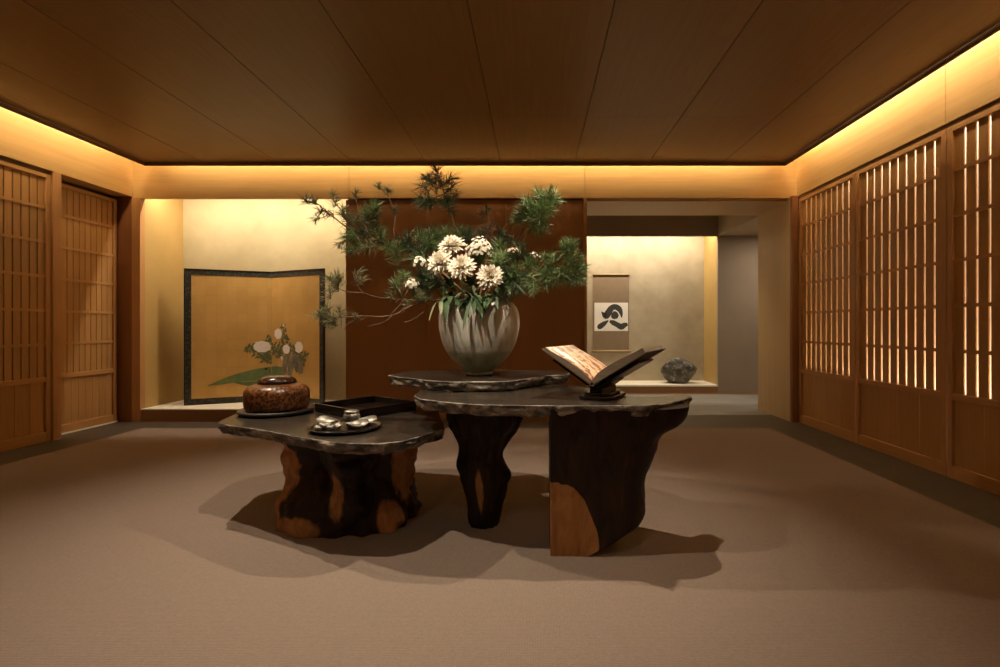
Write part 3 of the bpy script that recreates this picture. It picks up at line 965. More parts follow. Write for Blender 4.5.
pine('dense green pine branch low behind the front flower to the right',
     [(484, 300, 3.36), (498, 278, 3.33), (512, 262, 3.31), (522, 250, 3.30)],
     [(505, 262, 3.3, 56, 0.075, None), (515, 256, 3.3, 50, 0.075, None), (522, 250, 3.3, 40, 0.07, U), (512, 272, 3.27, 60, 0.075, (0.2, 0.2)), (502, 288, 3.24, 56, 0.075, (0.1, -0.3)), (518, 287, 3.24, 56, 0.07, (0.4, -0.3)), (508, 278, 3.25, 56, 0.07, (0.2, 0)), (497, 262, 3.32, 50, 0.075, U),
      (522, 276, 3.26, 50, 0.07, (0.6, 0)), (500, 250, 3.36, 44, 0.075, U)],
     [M['needle'], M['needle_bright'], M['needle_dark']], 0.009)


def leaf_shape(bm, p, d, nrm, ln, wd, mi=0, fold=0.25, droop=0.3):
    d = d.normalized()
    s = d.cross(nrm).normalized()
    n = s.cross(d).normalized()
    if n.z < 0:
        n = -n
    prev = None
    K = 7
    for k in range(K + 1):
        u = k / K
        w = wd * math.sin(PI * min(1, u * 0.93 + 0.05)) ** 0.8 * (1 - 0.35 * u)
        c0 = p + d * ln * u - Vector((0, 0, 1)) * droop * ln * u * u
        if k == K:
            w = 0.0008
        row = [bm.verts.new(c0 - s * w + n * fold * w), bm.verts.new(c0), bm.verts.new(c0 + s * w + n * fold * w)]
        if prev:
            for j in (0, 1):
                f = bm.faces.new((prev[j], prev[j + 1], row[j + 1], row[j])); f.smooth = True; f.material_index = mi
        prev = row


def mum(label, px_, py_, dy, r, face, group=None):
    """white chrysanthemum: stem, green calyx, petals in layers, cream heart"""
    p = at(px_, py_, dy)
    t = thing('chrysanthemum', label, 'flower', MOUTH, 0, 'white chrysanthemums in the vase')
    P = p - MOUTH
    face = Vector(face).normalized()
    bm = bmesh.new()
    q = spline([Vector((P.x * 0.3, P.y * 0.25, -0.25)), Vector((P.x * 0.5, P.y * 0.4, 0.0)), P - face * 0.07 - Vector((0, 0, 0.01)), P - face * 0.02], 5)
    tube(bm, q, 0.004, 6)
    build('stem', bm, M['stem'], t)
    a = face.orthogonal().normalized(); b = face.cross(a)
    bm = bmesh.new()
    for ring, (cnt, el, ln) in enumerate(((18, -0.15, 1.0), (18, 0.12, 1.0), (16, 0.38, 0.95), (14, 0.66, 0.85), (10, 0.95, 0.72), (7, 1.2, 0.55))):
        for k in range(cnt):
            az = 2 * PI * (k + random.uniform(-.25, .25)) / cnt + ring * 0.4
            e = el + random.uniform(-0.12, 0.12)
            d = (a * math.cos(az) + b * math.sin(az)) * math.cos(e) + face * math.sin(e)
            L_ = r * ln * random.uniform(0.85, 1.1)
            side = d.cross(face).normalized()
            nn = side.cross(d).normalized()
            prev = None
            for j in range(6):
                u = j / 5
                w = r * 0.125 * (0.45 + 0.55 * math.sin(PI * min(1, 0.15 + 0.75 * u))) * (1 if j < 5 else 0.25)
                c0 = P + d * L_ * u + face * (0.10 * r * math.sin(PI * u)) + nn * (0.18 * r * u * u)
                row = [bm.verts.new(c0 - side * w + nn * w * 0.5), bm.verts.new(c0), bm.verts.new(c0 + side * w + nn * w * 0.5)]
                if prev:
                    for m_ in (0, 1):
                        f = bm.faces.new((prev[m_], prev[m_ + 1], row[m_ + 1], row[m_])); f.smooth = True
                prev = row
    build('petals', bm, M['petal'], t, recalc=False)
    bm = bmesh.new()
    bmesh.ops.create_icosphere(bm, subdivisions=2, radius=r * 0.20, matrix=Matrix.Translation(P + face * r * 0.12))
    build('flower_heart', bm, M['petal_core'], t)
    bm = bmesh.new()
    for k in range(4):
        u = 0.35 + 0.14 * k
        i = int(u * (len(q) - 1))
        d = rv(); d.z = abs(d.z) * 0.3
        leaf_shape(bm, q[i], d, Vector((0, 0, 1)), 0.09, 0.020, 0, 0.2, 0.3)
    build('leaves', bm, M['leaf'], t, recalc=False)


mum('white chrysanthemum at the top of the bouquet, under the tall pine branch', 452, 247, 3.17, 0.088, (-0.05, -0.6, 0.8))
mum('white chrysanthemum leftmost in the cluster of four at the front', 441, 263, 3.12, 0.086, (-0.45, -0.8, 0.45))
mum('white chrysanthemum in the middle of the cluster, below the topmost one', 462, 268, 3.08, 0.090, (0.05, -0.85, 0.5))
mum('single cream-hearted chrysanthemum standing apart to the right above the vase', 490, 277, 3.07, 0.084, (0.15, -0.93, 0.3))


def floret_spray(label, px_, py_, dy, r, n, fr, mat, name='floret_spray', squash=0.6):
    p = at(px_, py_, dy)
    t = thing(name, label, 'flower spray', MOUTH, 0, 'sprays of small white florets')
    P = p - MOUTH
    bm = bmesh.new()
    base = P - Vector((0, -0.05, 0.07))
    q = spline([Vector((P.x * 0.3, P.y * 0.25, -0.22)), Vector((P.x * 0.55, P.y * 0.45, 0.0)), base], 5)
    tube(bm, q, 0.003, 6)
    heads = []
    for k in range(n):
        d = rv()
        if d.z < -0.2: d.z = -d.z
        if d.y > 0.3: d.y = -d.y
        h = P + Vector((d.x * r, d.y * r * 0.8, d.z * r * squash * 1.3)) * random.uniform(0.6, 1.0)
        heads.append((h, d))
        tube(bm, [base, base.lerp(h, 0.6) + Vector((0, 0, -0.006)), h], 0.0011, 4, cap=False)
    build('stem', bm, M['stem'], t)
    bm = bmesh.new()
    for h, d in heads:
        s = d.orthogonal().normalized(); u = d.cross(s)
        for j in range(5):
            a = 2 * PI * j / 5
            o_ = (s * math.cos(a) + u * math.sin(a))
            e_ = (-s * math.sin(a) + u * math.cos(a))
            vs = [bm.verts.new(h), bm.verts.new(h + o_ * fr * 0.6 - e_ * fr * 0.42 + d * fr * 0.15), bm.verts.new(h + o_ * fr * 1.05 + d * fr * 0.25), bm.verts.new(h + o_ * fr * 0.6 + e_ * fr * 0.42 + d * fr * 0.15)]
            bm.faces.new(vs)
        bmesh.ops.create_icosphere(bm, subdivisions=1, radius=fr * 0.3, matrix=Matrix.Translation(h + d * fr * 0.12))
    build('florets', bm, mat, t, recalc=False)


floret_spray('broad rounded head of tiny white florets beside the topmost chrysanthemum', 479, 253, 3.13, 0.088, 130, 0.0115, M['petal'], squash=0.95)
floret_spray('small tuft of white florets at the left of the bouquet, upper of two', 419, 264, 3.16, 0.048, 18, 0.014, M['petal'], squash=0.8)
floret_spray('small tuft of white florets at the left of the bouquet, lower of two', 412, 286, 3.14, 0.048, 18, 0.014, M['petal'], squash=0.8)
floret_spray('faint tuft of pinkish florets above the right-hand pine branch', 513, 252, 3.24, 0.055, 20, 0.008, M['petal_pink'], squash=0.4)
floret_spray('tiny yellowish white buds among the needles on the right', 535, 257, 3.22, 0.05, 14, 0.007, M['petal'], squash=0.5)


def sprig(label, root, tip, dy0, dy1, n, ln, wd, mat, droop=0.35):
    t = thing('leafy_sprig', label, 'leaf sprig', MOUTH, 0, 'leafy sprigs around the vase mouth')
    A, B = at(root[0], root[1], dy0) - MOUTH, at(tip[0], tip[1], dy1) - MOUTH
    q = spline([Vector((A.x * 0.5, A.y * 0.5, -0.2)), A, A.lerp(B, 0.5) + Vector((0, 0, 0.02)), B], 5)
    bm = bmesh.new()
    tube(bm, q, 0.0032, 6)
    build('stem', bm, M['stem'], t)
    bm = bmesh.new()
    ax = (B - A).normalized()
    for k in range(n):
        u = 0.35 + 0.65 * k / max(1, n - 1)
        p = q[min(len(q) - 1, int(u * (len(q) - 1)))]
        d = (ax * 0.6 + rv() * 0.9 + Vector((0, -0.45, -0.1)))
        leaf_shape(bm, p, d, Vector((0, 0.3, 1)), ln * random.uniform(0.75, 1.1), wd, 0, 0.25, droop)
    build('leaves', bm, mat, t, recalc=False)


sprig('dark broad-leaved sprig hanging over the left of the vase mouth', (463, 302), (446, 298), 3.28, 3.14, 9, 0.15, 0.024, M['leaf'], 0.6)
sprig('dark broad-leaved sprig hanging over the middle of the vase mouth', (476, 300), (474, 297), 3.24, 3.08, 10, 0.15, 0.024, M['leaf'], 0.7)
sprig('dark broad-leaved sprig under the single chrysanthemum', (488, 300), (497, 296), 3.26, 3.10, 10, 0.14, 0.022, M['leaf'], 0.6)
sprig('grey-green sprig at the left lip of the vase', (460, 301), (436, 303), 3.26, 3.15, 10, 0.10, 0.016, M['leaf_pale'], 0.4)
sprig('dark sprig filling the gap between the chrysanthemums', (474, 294), (470, 282), 3.22, 3.10, 11, 0.12, 0.020, M['leaf'], 0.35)
sprig('grey-green sprig below the middle of the cluster', (470, 296), (463, 292), 3.2, 3.05, 9, 0.08, 0.013, M['leaf_pale'], 0.3)
sprig('green sprig leaning out at the left under the small florets', (458, 296), (425, 280), 3.28, 3.17, 12, 0.13, 0.020, M['leaf'], 0.25)
sprig('green sprig on the right between flower and pine', (494, 294), (515, 282), 3.26, 3.16, 12, 0.11, 0.018, M['leaf'], 0.3)

# ------------------------------------------------------------------ things on the low table
TZ = 0.581


def dish_prof(r, h, lip):
    return [(0, 0), (r * 0.8, 0), (r * 0.96, h * 0.35), (r, h), (r - lip, h), (r - lip * 1.6, h * 0.55), (0, h * 0.45)]


# saucer and lidded container
o = None
bm = bmesh.new()
lathe(bm, [(0, 0), (0.185, 0), (0.222, 0.006), (0.232, 0.018), (0.232, 0.026), (0.224, 0.030), (0.19, 0.026), (0, 0.024)], 64)
o = build('saucer', bm, M['plinth'], None, (-1.70, 3.31, TZ))
tag(o, 'flat dark round saucer under the speckled brown container', 'saucer')
t = thing('lidded_container', 'round speckled brown lacquer container with dark gold-patterned lid, on the saucer', 'container', (-1.70, 3.31, TZ + 0.027))
bm = bmesh.new()
pr = spline([Vector((r, z, 0)) for r, z in ((0.175, 0.0), (0.19, 0.012), (0.197, 0.05), (0.198, 0.09), (0.192, 0.125), (0.168, 0.152), (0.128, 0.165), (0.117, 0.168))], 4)
lathe(bm, [(0, 0)] + [(p.x, p.y) for p in pr] + [(0, 0.168)], 72, wob=lambda a, z: 1 - 0.02 * bump1(angd(a, math.radians(273)), 0.035))
build('body', bm, M['basket'], t)
bm = bmesh.new()
lathe(bm, [(0, 0.1685), (0.116, 0.1685), (0.119, 0.174), (0.113, 0.192), (0.086, 0.210), (0.045, 0.218), (0, 0.220)], 64)
l = build('lid', bm, M['lacquer_red'], t)
bm = bmesh.new()                                        # gold leaf motif wrapped on the lid
for k, (a0, a1, r0, r1) in enumerate(((150, 262, 0.045, 0.112), (20, 70, 0.06, 0.10), (95, 140, 0.05, 0.10))):
    K = 14
    prev = None
    for j in range(K + 1):
        a = math.radians(a0 + (a1 - a0) * j / K)
        w = math.sin(PI * j / K) ** 0.6
        rm = (r0 + r1) / 2; hw = (r1 - r0) / 2 * w
        row = []
        for r_ in (rm - hw, rm, rm + hw):
            zz = 0.2205 - 0.050 * (r_ / 0.119) ** 2.6 + 0.0016
            row.append(bm.verts.new((r_ * math.cos(a), r_ * math.sin(a), max(zz, 0.178))))
        if prev:
            for j_ in (0, 1):
                bm.faces.new((prev[j_], prev[j_ + 1], row[j_ + 1], row[j_]))
        prev = row
build('gold_motif', bm, M['goldleaf'], l)

# square tray, turned like a diamond
bm = bmesh.new()
s, h, th = 0.235, 0.058, 0.014
box(bm, -s + 0.012, s - 0.012, -s + 0.012, s - 0.012, 0, 0.012)
for sx in (-1, 1):
    x0, x1 = sorted((sx * s, sx * (s - th)))
    box(bm, x0, x1, -s, s, 0.002, h)
    box(bm, -s + th, s - th, x0, x1, 0.002, h)
o = build('square_tray', bm, M['lacquer'], None, (-1.135, 3.385, TZ), math.radians(-37), bevel=0.003)
tag(o, 'large square black lacquer tray turned cornerwise behind the round tray', 'tray')

# round tray with silver pieces
RT = Vector((-1.05, 2.79, TZ))
bm = bmesh.new()
lathe(bm, [(0, 0), (0.165, 0), (0.185, 0.006), (0.196, 0.020), (0.192, 0.022), (0.178, 0.012), (0.16, 0.009), (0, 0.008)], 64)
o = build('round_tray', bm, M['lacquer'], None, RT)
tag(o, 'round black lacquer tray holding silver ware at the front of the low table', 'tray')
t = thing('silver_pot', 'small round silver pot with flat lid in the middle of the round tray', 'pot', RT + Vector((0.035, -0.005, 0.0095)))
bm = bmesh.new()
lathe(bm, [(0, 0.0), (0.026, 0.0), (0.03, 0.01), (0.028, 0.026), (0.040, 0.042), (0.046, 0.058), (0.043, 0.072), (0.032, 0.082), (0, 0.082)], 40, wob=lambda a, z: 1 + 0.03 * math.cos(10 * a))
build('body', bm, M['silver'], t)
bm = bmesh.new()
lathe(bm, [(0, 0.0822), (0.037, 0.0822), (0.040, 0.088), (0.036, 0.093), (0, 0.098)], 40)
build('lid', bm, M['silver'], t)
LD = 'silver leaf dishes on the round tray'
for lab, x, y, rz, tilt in (('leaf-shaped silver dish behind the pot at the left of the round tray', -0.115, 0.045, 0, 0.0), ('leaf-shaped silver dish right of the silver pot, the farther one', 0.10, 0.055, PI, 0.0),
                            ('leaf-shaped silver dish right of the silver pot, the nearer one', 0.085, -0.045, PI + 0.1, 0.0), ('small leaf-shaped silver dish pointing forwards below the silver pot', 0.0, -0.10, 1.75, 0.0)):
    bm = bmesh.new()
    prev = None
    K = 14
    ln, wd = (0.125, 0.034) if rz != 1.75 else (0.07, 0.024)
    for th_ in (0.0, 0.0035):
        prev = None
        for k in range(K + 1):
            u = k / K
            w = max(0.0012, wd * (math.sin(PI * u ** 0.62)) ** 0.9 if u < 1 else 0.0012)
            xx = -ln / 2 + ln * u
            zz = 0.018 + 0.016 * abs(2 * u - 1) ** 2 - th_
            row = [bm.verts.new((xx, w * j / 2, zz + 0.014 * (abs(j) / 2) ** 2 * w / wd)) for j in (-2, -1, 0, 1, 2)]
            if prev:
                for j in range(4):
                    f = bm.faces.new((prev[j], prev[j + 1], row[j + 1], row[j])); f.smooth = True
            prev = row
    lathe(bm, [(0, 0), (0.016, 0), (0.014, 0.006), (0.008, 0.016), (0, 0.017)], 20, (-0.01, 0, 0))
    bmesh.ops.rotate(bm, verts=bm.verts, cent=(0, 0, 0), matrix=Matrix.Rotation(math.radians(26) * (1 if rz == 0 else -1), 3, 'X') if rz != 1.75 else Matrix.Rotation(math.radians(-22), 3, 'Y'))
    zm = min(v.co.z for v in bm.verts)
    o = build('leaf_dish', bm, M['silver'], None, RT + Vector((x, y, 0.0095 - zm)), rz)
    tag(o, lab, 'dish', LD)
bm = bmesh.new()
for k in range(9):
    a = k * 2.4
    r_ = 0.012 + 0.004 * k
    bmesh.ops.create_icosphere(bm, subdivisions=2, radius=0.017, matrix=Matrix.Translation((r_ * math.cos(a) * 1.25, r_ * math.sin(a) * 0.7, 0.013 + 0.010 * (k < 4))) @ Matrix.Diagonal((1.25, 0.9, 0.8, 1)))
for f in bm.faces: f.smooth = True
o = build('silver_ornament', bm, M['silver'], None, RT + Vector((-0.095, -0.065, 0.0085)))
tag(o, 'small knobbly silver ornament at the front left of the round tray', 'ornament')

# ------------------------------------------------------------------ book and stand
SP = Vector((0.305, 2.65, 0.847)); rot = math.atan2(-0.185, 0.35)
t = thing('book_stand', 'dark wooden folding book stand carrying the open book on the tall table', 'book stand', (SP.x, SP.y, 0.761), rot)
al = math.atan2(0.18, 0.289)
HB = SP.z - 0.761                                      # spine height over the table
for sg in (-1, 1):
    bm = bmesh.new()
    d = Vector((sg * math.cos(al), 0, math.sin(al))); nn = Vector((-sg * math.sin(al), 0, math.cos(al)))
    obox(bm, Vector((0, 0.03, HB - 0.012)) - nn * 0.022 + d * 0.006, d * 0.27, (0, 0.30, 0), nn * 0.013)
    build('support_board', bm, M['lacquer'], t, bevel=0.003)
bm = bmesh.new()
obox(bm, (-0.035, 0.06, 0.03), (0.07, 0, 0), (0, 0.24, 0), (0, 0, HB - 0.062))
for sg in (-1, 1):
    obox(bm, (sg * 0.012, 0.07, 0.04), (sg * 0.075, 0, 0.055), (0, 0.22, 0), (-sg * 0.012, 0, 0.016))
build('pedestal', bm, M['lacquer'], t, bevel=0.003)
bm = bmesh.new()
for z0, z1, k in ((0, 0.018, 1.0), (0.018, 0.034, 0.78)):
    ring = [Vector((-0.085, 0.03, 0)), Vector((-0.05, 0.0, 0)), Vector((0.05, 0.0, 0)), Vector((0.10, 0.05, 0)), Vector((0.105, 0.26, 0)), Vector((0.05, 0.33, 0)), Vector((-0.05, 0.33, 0)), Vector((-0.09, 0.28, 0))]
    c0 = Vector((0, 0.165, 0))
    lo = [bm.verts.new(c0 + (p - c0) * k + Vector((0, 0, z0))) for p in ring]
    hi = [bm.verts.new(c0 + (p - c0) * k + Vector((0, 0, z1))) for p in ring]
    bm.faces.new(lo[::-1]); bm.faces.new(hi)
    for j in range(8):
        bm.faces.new((lo[j], lo[(j + 1) % 8], hi[(j + 1) % 8], hi[j]))
build('foot_block', bm, M['lacquer'], t, bevel=0.004)

t = thing('open_book', 'large open illustrated book lying in a V on the dark stand', 'book', SP, rot)
PW, PL = 0.34, 0.396
for sg in (-1, 1):
    d = Vector((sg * math.cos(al), 0, math.sin(al))); nn = Vector((-sg * math.sin(al), 0, math.cos(al)))
    bm = bmesh.new()
    obox(bm, d * 0.004 - nn * 0.010, d * (PW + 0.004), (0, PL, 0), nn * 0.006)
    build('cover', bm, M['cover'], t, bevel=0.0015)
    bm = bmesh.new()
    K = 18
    T0 = 0.020 if sg < 0 else 0.030
    prev = None
    for k in range(K + 1):
        u = k / K
        h_ = T0 * (0.25 + 0.75 * min(1, (u / 0.16)) ** 0.6) + 0.010 * math.sin(PI * min(1, u * 1.15)) ** 1.2 - 0.006 * u
        lo_, hi_ = d * (0.010 + (PW - 0.014) * u) - nn * 0.004, d * (0.006 + (PW - 0.012) * u) + nn * h_
        row = [bm.verts.new(lo_ + Vector((0, 0.006, 0))), bm.verts.new(hi_ + Vector((0, 0.006, 0))), bm.verts.new(hi_ + Vector((0, PL - 0.006, 0))), bm.verts.new(lo_ + Vector((0, PL - 0.006, 0)))]
        if prev:
            for j, mi in ((0, 0), (1, 1), (2, 0), (3, 0)):
                f = bm.faces.new((prev[j], prev[(j + 1) % 4], row[(j + 1) % 4], row[j])); f.material_index = mi
                f.smooth = j == 1
        else:
            bm.faces.new(row)
        prev = row
    bm.faces.new(prev[::-1])
    build('page_block', bm, [M['pages'], M['page']], t)
bm = bmesh.new()
obox(bm, (-0.016, 0, -0.012), (0.032, 0, 0), (0, PL, 0), (0, 0, 0.005))
build('spine', bm, M['cover'], t, bevel=0.0015)

# ------------------------------------------------------------------ folding screen
YE, YF = 6.25, 6.66
A = Vector((-4.375, YE, 0.153)); Bf = Vector((-3.495, YF, 0.153)); C = Vector((-2.625, YE, 0.153))
t = thing('folding_screen', 'two-panel gold folding screen painted with white peonies, standing in the alcove', 'folding screen', (Bf.x, Bf.y, 0.153))
SH = 1.715


def ribbon(bm, pts, wid, y=0.0, mi=0):
    """flat brush stroke in the XZ plane, pts=(x,z); wid list"""
    P = spline([Vector((p[0], 0, p[1])) for p in pts], 6)
    n = len(P)
    prev = None
    for i, p in enumerate(P):
        f = i / (n - 1) * (len(wid) - 1)
        k = min(int(f), len(wid) - 2)
        w = wid[k] + (wid[k + 1] - wid[k]) * (f - k)
        d = (P[min(i + 1, n - 1)] - P[max(i - 1, 0)]).normalized()
        s = Vector((-d.z, 0, d.x))
        row = [bm.verts.new((p.x + s.x * w, y, p.z + s.z * w)), bm.verts.new((p.x - s.x * w, y, p.z - s.z * w))]
        if prev:
            f_ = bm.faces.new((prev[0], prev[1], row[1], row[0])); f_.material_index = mi
        prev = row


def blot(bm, x, z, r, y, seed, sq=0.8, lobes=7, mi=0):
    n = 32
    vs = []
    for k in range(n):
        a = 2 * PI * k / n
        rr = r * (1 + 0.14 * abs(math.sin(a * lobes / 2 + seed)) + 0.10 * noise.noise(Vector((math.cos(a) * 2 + seed * 3, math.sin(a) * 2, seed))))
        vs.append(bm.verts.new((x + rr * math.cos(a), y, z + rr * sq * math.sin(a))))
    f = bm.faces.new(vs[::-1]); f.material_index = mi


def screen_panel(p0, p1):
    """child panel whose local x runs from p0 to p1 and local -y faces the room"""
    d = p1 - p0
    w = d.length
    ang = math.atan2(d.y, d.x)
    bm = bmesh.new()
    box(bm, 0.0, w, 0.0, 0.016, 0.012, SH - 0.012)
    pan = build('panel', bm, M['goldpanel'], t, p0 - t.location, ang)
    bm = bmesh.new()
    return pan, w


pl, wl = screen_panel(A, Bf)
pr_, wr = screen_panel(Bf, C)
for pan, w, lft in ((pl, wl, True), (pr_, wr, False)):
    a0, a1 = (0.0, w) if lft else (0.0, w)
    bm = bmesh.new()
    bw = 0.062
    i0, i1 = (a0 + 0.014, a1) if lft else (a0, a1 - 0.014)
    box(bm, i0, i1, -0.004, 0.0, SH - 0.014 - bw, SH - 0.014)
    box(bm, i0, i1, -0.004, 0.0, 0.014, 0.014 + bw)
    if lft:
        box(bm, i0, i0 + bw, -0.004, 0.0, 0.014 + bw, SH - 0.014 - bw)
    else:
        box(bm, i1 - bw, i1, -0.004, 0.0, 0.014 + bw, SH - 0.014 - bw)
    build('brocade_border', bm, M['brocade'], pan)
    bm = bmesh.new()
    box(bm, a0, a1, -0.010, 0.02, SH - 0.014, SH)
    box(bm, a0, a1, -0.010, 0.02, 0.0, 0.014)
    if lft:
        box(bm, a0, a0 + 0.014, -0.010, 0.02, 0.014, SH - 0.014)
    else:
        box(bm, a1 - 0.014, a1, -0.010, 0.02, 0.014, SH - 0.014)
    build('black_frame', bm, M['frame_black'], pan)

# painting: a green bank, a rock, leaves and white peonies
bm = bmesh.new()
ribbon(bm, [(0.25, 0.235), (0.40, 0.275), (0.58, 0.32), (0.78, 0.35), (wl - 0.004, 0.37)], [0.004, 0.032, 0.055, 0.075, 0.085], -0.003)
ribbon(bm, [(0.55, 0.26), (0.72, 0.235), (wl - 0.004, 0.23)], [0.006, 0.03, 0.06], -0.0025)
build('painted_bank', bm, M['p_green'], pl, recalc=False)
bm = bmesh.new()
ribbon(bm, [(0.004, 0.37), (0.12, 0.38), (0.30, 0.42)], [0.085, 0.085, 0.03], -0.003)
ribbon(bm, [(0.004, 0.23), (0.12, 0.25), (0.26, 0.32)], [0.06, 0.055, 0.02], -0.0025)
build('painted_bank', bm, M['p_green'], pr_, recalc=False)
rl = random.Random(4)


def leaves_on(pan, spots):
    bm = bmesh.new()
    for x, z, n, r in spots:
        for k in range(n):
            a = rl.uniform(0, 2 * PI)
            q = rl.uniform(0, r)
            cx_, cz_ = x + q * math.cos(a), z + q * 0.7 * math.sin(a)
            b = rl.uniform(0, 2 * PI)
            l_ = rl.uniform(0.04, 0.08)
            ribbon(bm, [(cx_, cz_), (cx_ + l_ * math.cos(b) * .5, cz_ + l_ * math.sin(b) * .5 + 0.003), (cx_ + l_ * math.cos(b), cz_ + l_ * math.sin(b))], [0.002, 0.017, 0.001], -0.0022 - 0.0001 * (k % 5))
    build('painted_leaves', bm, M['p_leaf'], pan, recalc=False)


leaves_on(pl, [(0.70, 0.695, 8, 0.03), (0.86, 0.60, 16, 0.09), (0.74, 0.70, 10, 0.04), (0.80, 0.72, 22, 0.09), (0.90, 0.66, 24, 0.09), (0.93, 0.78, 14, 0.07), (0.90, 0.56, 14, 0.06)])
leaves_on(pr_, [(0.05, 0.68, 24, 0.10), (0.16, 0.62, 26, 0.10), (0.26, 0.84, 14, 0.07), (0.22, 0.74, 16, 0.08), (0.40, 0.70, 22, 0.10), (0.52, 0.66, 24, 0.10), (0.56, 0.52, 20, 0.09), (0.24, 0.96, 8, 0.04), (0.62, 0.60, 12, 0.06)])
bm = bmesh.new()
for q, wd in (([(0.22, 0.36), (0.26, 0.48), (0.30, 0.60), (0.37, 0.68)], [0.04, 0.05, 0.045, 0.012]), ([(0.34, 0.34), (0.38, 0.50), (0.42, 0.62)], [0.035, 0.06, 0.02]), ([(0.50, 0.40), (0.46, 0.52), (0.42, 0.66)], [0.035, 0.05, 0.015]),
              ([(0.56, 0.38), (0.53, 0.48), (0.48, 0.60)], [0.04, 0.05, 0.02])):
    ribbon(bm, q, wd, -0.0032)
build('painted_rock', bm, M['p_rock'], pr_, recalc=False)
bm = bmesh.new()
blot(bm, 0.86, 0.72, 0.095, -0.0036, 1.0, 0.72, 9)
build('painted_peony', bm, M['p_white'], pl, recalc=False)
bm = bmesh.new()
blot(bm, 0.13, 0.89, 0.066, -0.0036, 2.0, 0.95, 7); blot(bm, 0.285, 0.69, 0.062, -0.0036, 3.0, 0.9, 7); blot(bm, 0.52, 0.72, 0.066, -0.0038, 4.0, 1.0, 7)
blot(bm, 0.20, 0.575, 0.022, -0.0036, 5.0, 1.0, 5); blot(bm, 0.235, 1.0, 0.018, -0.0036, 6.0, 1.0, 5)
build('painted_peony', bm, M['p_white'], pr_, recalc=False)
bm = bmesh.new()
blot(bm, 0.905, 0.425, 0.014, -0.0042, 1.5, 1.0, 3); ribbon(bm, [(0.895, 0.43), (0.885, 0.435)], [0.006, 0.001], -0.0042)
build('painted_bird', bm, M['p_black'], pl, recalc=False)

# ------------------------------------------------------------------ niche: scroll and rock
NB = 9.088
t = thing('hanging_scroll', 'brown hanging scroll with black brush calligraphy on white paper in the niche', 'scroll', (1.40, NB, 0))
x0, x1 = 1.075 - 1.40, 1.725 - 1.40
bm = bmesh.new()
box(bm, x0, x1, -0.008, -0.004, 0.70, 2.07)
build('mount', bm, M['scroll'], t)
bm = bmesh.new()
box(bm, x0 + 0.022, x1 - 0.018, -0.0105, -0.008, 1.05, 1.565)
pa = build('paper', bm, M['paper'], t)


def kp(px_, py_):                                      # zoomed-photo pixel -> scroll plane
    X = 585 + px_ / 10.255; Y_ = 295 + py_ / 10.255
    p = at(X, Y_, NB)
    return (p.x - 1.40, p.z)


bm = bmesh.new()
ribbon(bm, [kp(168, 170), kp(180, 185), kp(212, 212), kp(240, 180), kp(270, 135), kp(310, 122), kp(350, 145), kp(370, 190), kp(374, 232)], [0.004, 0.02, 0.062, 0.062, 0.052, 0.05, 0.05, 0.03, 0.008], -0.0112)
blot(bm, *kp(305, 208), 0.062, -0.0113, 2.2, 1.05, 3)
ribbon(bm, [kp(128, 340), kp(150, 325), kp(195, 293), kp(238, 262)], [0.02, 0.05, 0.042, 0.010], -0.0112)
ribbon(bm, [kp(252, 268), kp(285, 282), kp(330, 305), kp(370, 325), kp(405, 308), kp(436, 300)], [0.02, 0.045, 0.045, 0.055, 0.045, 0.025], -0.0112)
build('calligraphy', bm, M['ink'], pa, recalc=False)
for nm, z, e, r in (('top_rod', 2.075, 0.012, 0.012), ('bottom_rod', 0.69, 0.03, 0.018)):
    bm = bmesh.new()
    tube(bm, [(x0 - e, -0.02, z), (x1 + e, -0.02, z)], r, 14)
    build(nm, bm, M['rod'], t)

bm = bmesh.new()
bmesh.ops.create_icosphere(bm, subdivisions=2, radius=1.0)
rr = random.Random(11)
planes = [(Vector((rr.uniform(-1, 1), rr.uniform(-1, 1), rr.uniform(-0.4, 1))).normalized(), rr.uniform(0.72, 0.92)) for _ in range(16)]
bmesh.ops.subdivide_edges(bm, edges=bm.edges[:], cuts=2, use_grid_fill=True)
for v in bm.verts:
    v.co.normalize()
    for n_, d_ in planes:
        dd = v.co.dot(n_)
        if dd > d_:
            v.co -= n_ * (dd - d_)
    v.co *= 1 + 0.03 * noise.noise(v.co * 4)
    z = v.co.z
    k = 1.0 if z > 0.25 else 1.0 + (z - 0.25) * 0.30
    v.co.x *= 0.335 * k; v.co.y *= 0.27 * k
    v.co.z = max(-0.78, z) * 0.275
    v.co.z += 0.2145
for f in bm.faces: f.smooth = False
o = build('rock', bm, M['rock'], None, (2.51, 8.72, 0.1505))
tag(o, 'faceted grey viewing rock standing on the lit niche ledge', 'rock')


# ------------------------------------------------------------------ lights
def area(name, loc, direction, lx, ly, power, color, long_axis):
    l_ = bpy.data.lights.new(name, 'AREA')
    l_.shape = 'RECTANGLE'; l_.size = lx; l_.size_y = ly
    l_.energy = power; l_.color = color
    o_ = bpy.data.objects.new(name, l_); COL.objects.link(o_)
    z = -Vector(direction).normalized()
    x = Vector(long_axis).normalized()
    y = z.cross(x).normalized(); x = y.cross(z).normalized()
    m = Matrix((x, y, z)).transposed().to_4x4(); m.translation = Vector(loc)
    o_.matrix_world = m
    return o_


